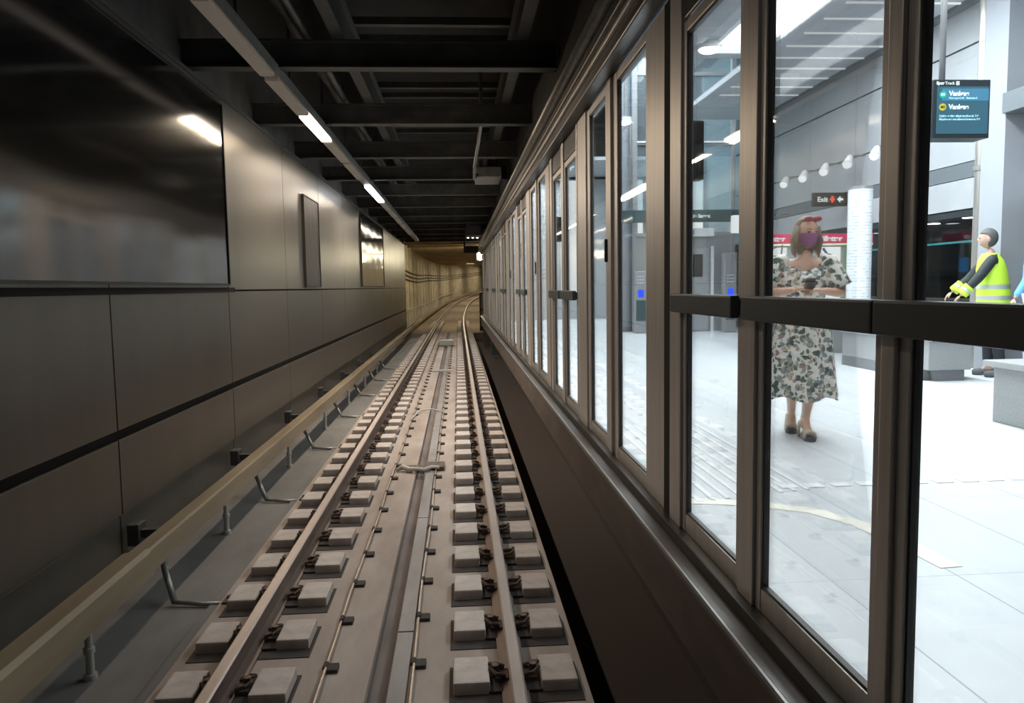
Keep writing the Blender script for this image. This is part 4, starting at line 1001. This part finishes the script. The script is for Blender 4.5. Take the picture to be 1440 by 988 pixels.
def clothed(label, loc, rz, arms, top_m, leg_m, hair_m, sleeve_m, vest=False, skin_m='skin2', lean=0.):
    root = thing('person', label, 'person', loc, rz)
    L = lambda z: -lean * max(0, z - .95)
    j = dict(pel=(0, 0, .97), waist=(0, L(1.12), 1.12), chest=(0, L(1.32), 1.32), nb=(0, L(1.48) + .01, 1.48), nt=(0, L(1.56), 1.55),
             shL=(-.19, L(1.43), 1.43), shR=(.19, L(1.43), 1.43), hipL=(-.095, 0, .93), hipR=(.095, 0, .93),
             knL=(-.10, -.03, .50), knR=(.10, .03, .50), anL=(-.10, -.02, .09), anR=(.11, .08, .09),
             heL=(-.10, .03, .045), heR=(.11, .13, .045), toL=(-.11, -.15, .035), toR=(.12, -.05, .035))
    j.update(arms)
    V, E = skel(j); parts = [skin(V, E, 'pel', 2)]
    hd, mx = head_mesh((0, L(1.66) - .015, 1.66), 0, 0); parts.append(hd)
    for s in 'LR':
        dv = Vector(j['wr' + s]) - Vector(j['el' + s]); parts += hand_meshes(j['wr' + s], dv, (0 if abs(dv.z) > .1 else 0, .9, -.3), 1 if s == 'L' else -1, .45)
    merge_remesh(parts, .007, 'body', [M[skin_m]], root, 2)
    V2 = {'pel': (j['pel'], (.14, .11)), 'waist': (j['waist'], (.14, .11)), 'chest': (j['chest'], (.17, .125)), 'nb': ((j['nb'][0], j['nb'][1], 1.44), (.075, .07))}
    E2 = [('pel', 'waist'), ('waist', 'chest'), ('chest', 'nb')]
    for s in 'LR':
        V2['sh' + s] = (j['sh' + s], .075); V2['el' + s] = (j['el' + s], .058); e, w = Vector(j['el' + s]), Vector(j['wr' + s]); V2['wr' + s] = (tuple(e.lerp(w, .92)), .042)
        E2 += [('chest', 'sh' + s), ('sh' + s, 'el' + s), ('el' + s, 'wr' + s)]
    sk_child(V2, E2, 'pel', 'jacket', sleeve_m, root)
    V3 = {'pel': ((0, 0, .97), (.12, .095))}; E3 = []
    for s in 'LR':
        V3['h' + s] = (j['hip' + s], .098); V3['k' + s] = (j['kn' + s], .075); a = Vector(j['an' + s]); V3['a' + s] = ((a.x, a.y, .11), .06)
        E3 += [('pel', 'h' + s), ('h' + s, 'k' + s), ('k' + s, 'a' + s)]
    sk_child(V3, E3, 'pel', 'trousers', leg_m, root)
    for s in 'LR':
        a, b = Vector(j['he' + s]), Vector(j['to' + s]); mb = MB(); mb.tube([a + Vector((0, .02, 0)), a.lerp(b, .4) + Vector((0, 0, .012)), b, b + (b - a).normalized() * .035], [.036, .044, .044, .028], 12); mb.build('shoe', M['sole'], root, smooth=True)
    mb = MB(); bm = bmesh.new(); bmesh.ops.create_uvsphere(bm, u_segments=24, v_segments=16, radius=1)
    for v in bm.verts:
        x_, y_, z_ = v.co; v.co = Vector((x_ * .084, y_ * .102 + .012, z_ * .118 + .014))
        if z_ < .35 and y_ < .1: v.co.y = max(v.co.y, .0)
    bm.transform(mx); me = bpy.data.meshes.new('hair'); bm.to_mesh(me); bm.free(); me.materials.append(hair_m); me.polygons.foreach_set('use_smooth', [True] * len(me.polygons))
    o = bpy.data.objects.new('hair', me); C.objects.link(o); o.parent = root
    if vest:
        k = 40; mb = MB(); rings = []
        for z, rx, ry in ((.84, .225, .185), (1.0, .215, .178), (1.15, .205, .168), (1.30, .208, .160), (1.40, .190, .135), (1.485, .10, .085)):
            rings.append([(rx * math.cos(a), L(z) + ry * math.sin(a), z) for a in [2 * PI * q / k for q in range(k)]])
        mb.loft(rings, cap=False); mb.build('vest', M['vest'], root, smooth=True)
        for z in (.93, 1.06):
            mb = MB(); mb.loft([[((.222 - (z - .93) * .05) * math.cos(a), L(z) + (.184 - (z - .93) * .05) * math.sin(a), z + dz) for a in [2 * PI * q / k for q in range(k)]] for dz in (0, .05)], cap=False); mb.build('reflective_band', M['reflect'], root, smooth=True)
        for s in 'LR':
            e, w = Vector(j['el' + s]), Vector(j['wr' + s])
            for f0, f1, mm in ((.45, .60, 'vest'), (.60, .72, 'reflect'), (.72, .90, 'vest')):
                mb = MB(); mb.tube([e.lerp(w, f0), e.lerp(w, f1)], [.064, .062], 16); mb.build('cuff_band', M[mm], root, smooth=True)
    for s in (-1, 1):
        mb = MB(); mb.ball((0, 0, 0), .0095, sc=(1.3, .7, .7)); e = mb.build('eye', M['phone'], root, smooth=True); e.location = mx @ Vector((s * .028, -.083, .008))
    return root
clothed('person in a hi-vis yellow vest over a black jacket, seen beside the far doors', (6.90, 8.75, .75), math.radians(-118),
        dict(elL=(-.25, -.22, 1.20), wrL=(-.22, -.42, 1.02), elR=(.25, -.20, 1.19), wrR=(.22, -.38, .98)), M['jacket'], M['trouser'], M['hair_g'], M['jacket'], vest=True, lean=.10)
clothed('person in a light blue shirt and lilac trousers cut off by the picture edge', (6.80, 7.9, .75), math.radians(-100),
        dict(elL=(-.27, .02, 1.16), wrL=(-.26, -.12, .95), elR=(.27, .02, 1.16), wrR=(.26, -.10, .95)), M['shirtblue'], M['lilac'], M['hair_g'], M['shirtblue'])

# ------------------------------------------------------------------ world and view
w = bpy.data.worlds.new('world'); bpy.context.scene.world = w; w.use_nodes = True
w.node_tree.nodes['Background'].inputs[0].default_value = (.55, .58, .62, 1); w.node_tree.nodes['Background'].inputs[1].default_value = .03
for y, e in ((2.5, 22), (5.0, 62), (7.3, 130), (11.7, 260), (13.8, 240), (19.5, 230), (23, 230), (27, 230), (31, 230)):  # unseen fill spots added along the trunking to brighten the track
    l = bpy.data.lights.new('track_fill_spot', 'SPOT'); l.energy = e; l.color = (1, .89, .79); l.shadow_soft_size = .06
    l.spot_size = math.radians(105); l.spot_blend = .6
    o = bpy.data.objects.new('track_fill_spot', l); C.objects.link(o); o.location = (-1.3, y, 3.90); o.rotation_euler = (0, math.radians(-34), 0)
area('hall_light_and_fill', (1.9, 6.5, 5.2), .8, 110, (.92, .96, 1), sy=9, rot=(0, math.radians(-40), 0))  # tilted fill added near the screens to brighten the woman
area('hall_light_and_fill', (2.3, 2.4, 4.9), .7, 60, (.95, .97, 1), sy=.7, rot=(math.radians(48), 0, 0))  # added fill aimed from the front at the woman
sc = bpy.context.scene
sc.view_settings.view_transform = 'Standard'; sc.view_settings.exposure = 0
sc.cycles.max_bounces = 8; sc.cycles.transparent_max_bounces = 24; sc.cycles.sample_clamp_indirect = 6
sc.cycles.use_denoising = True
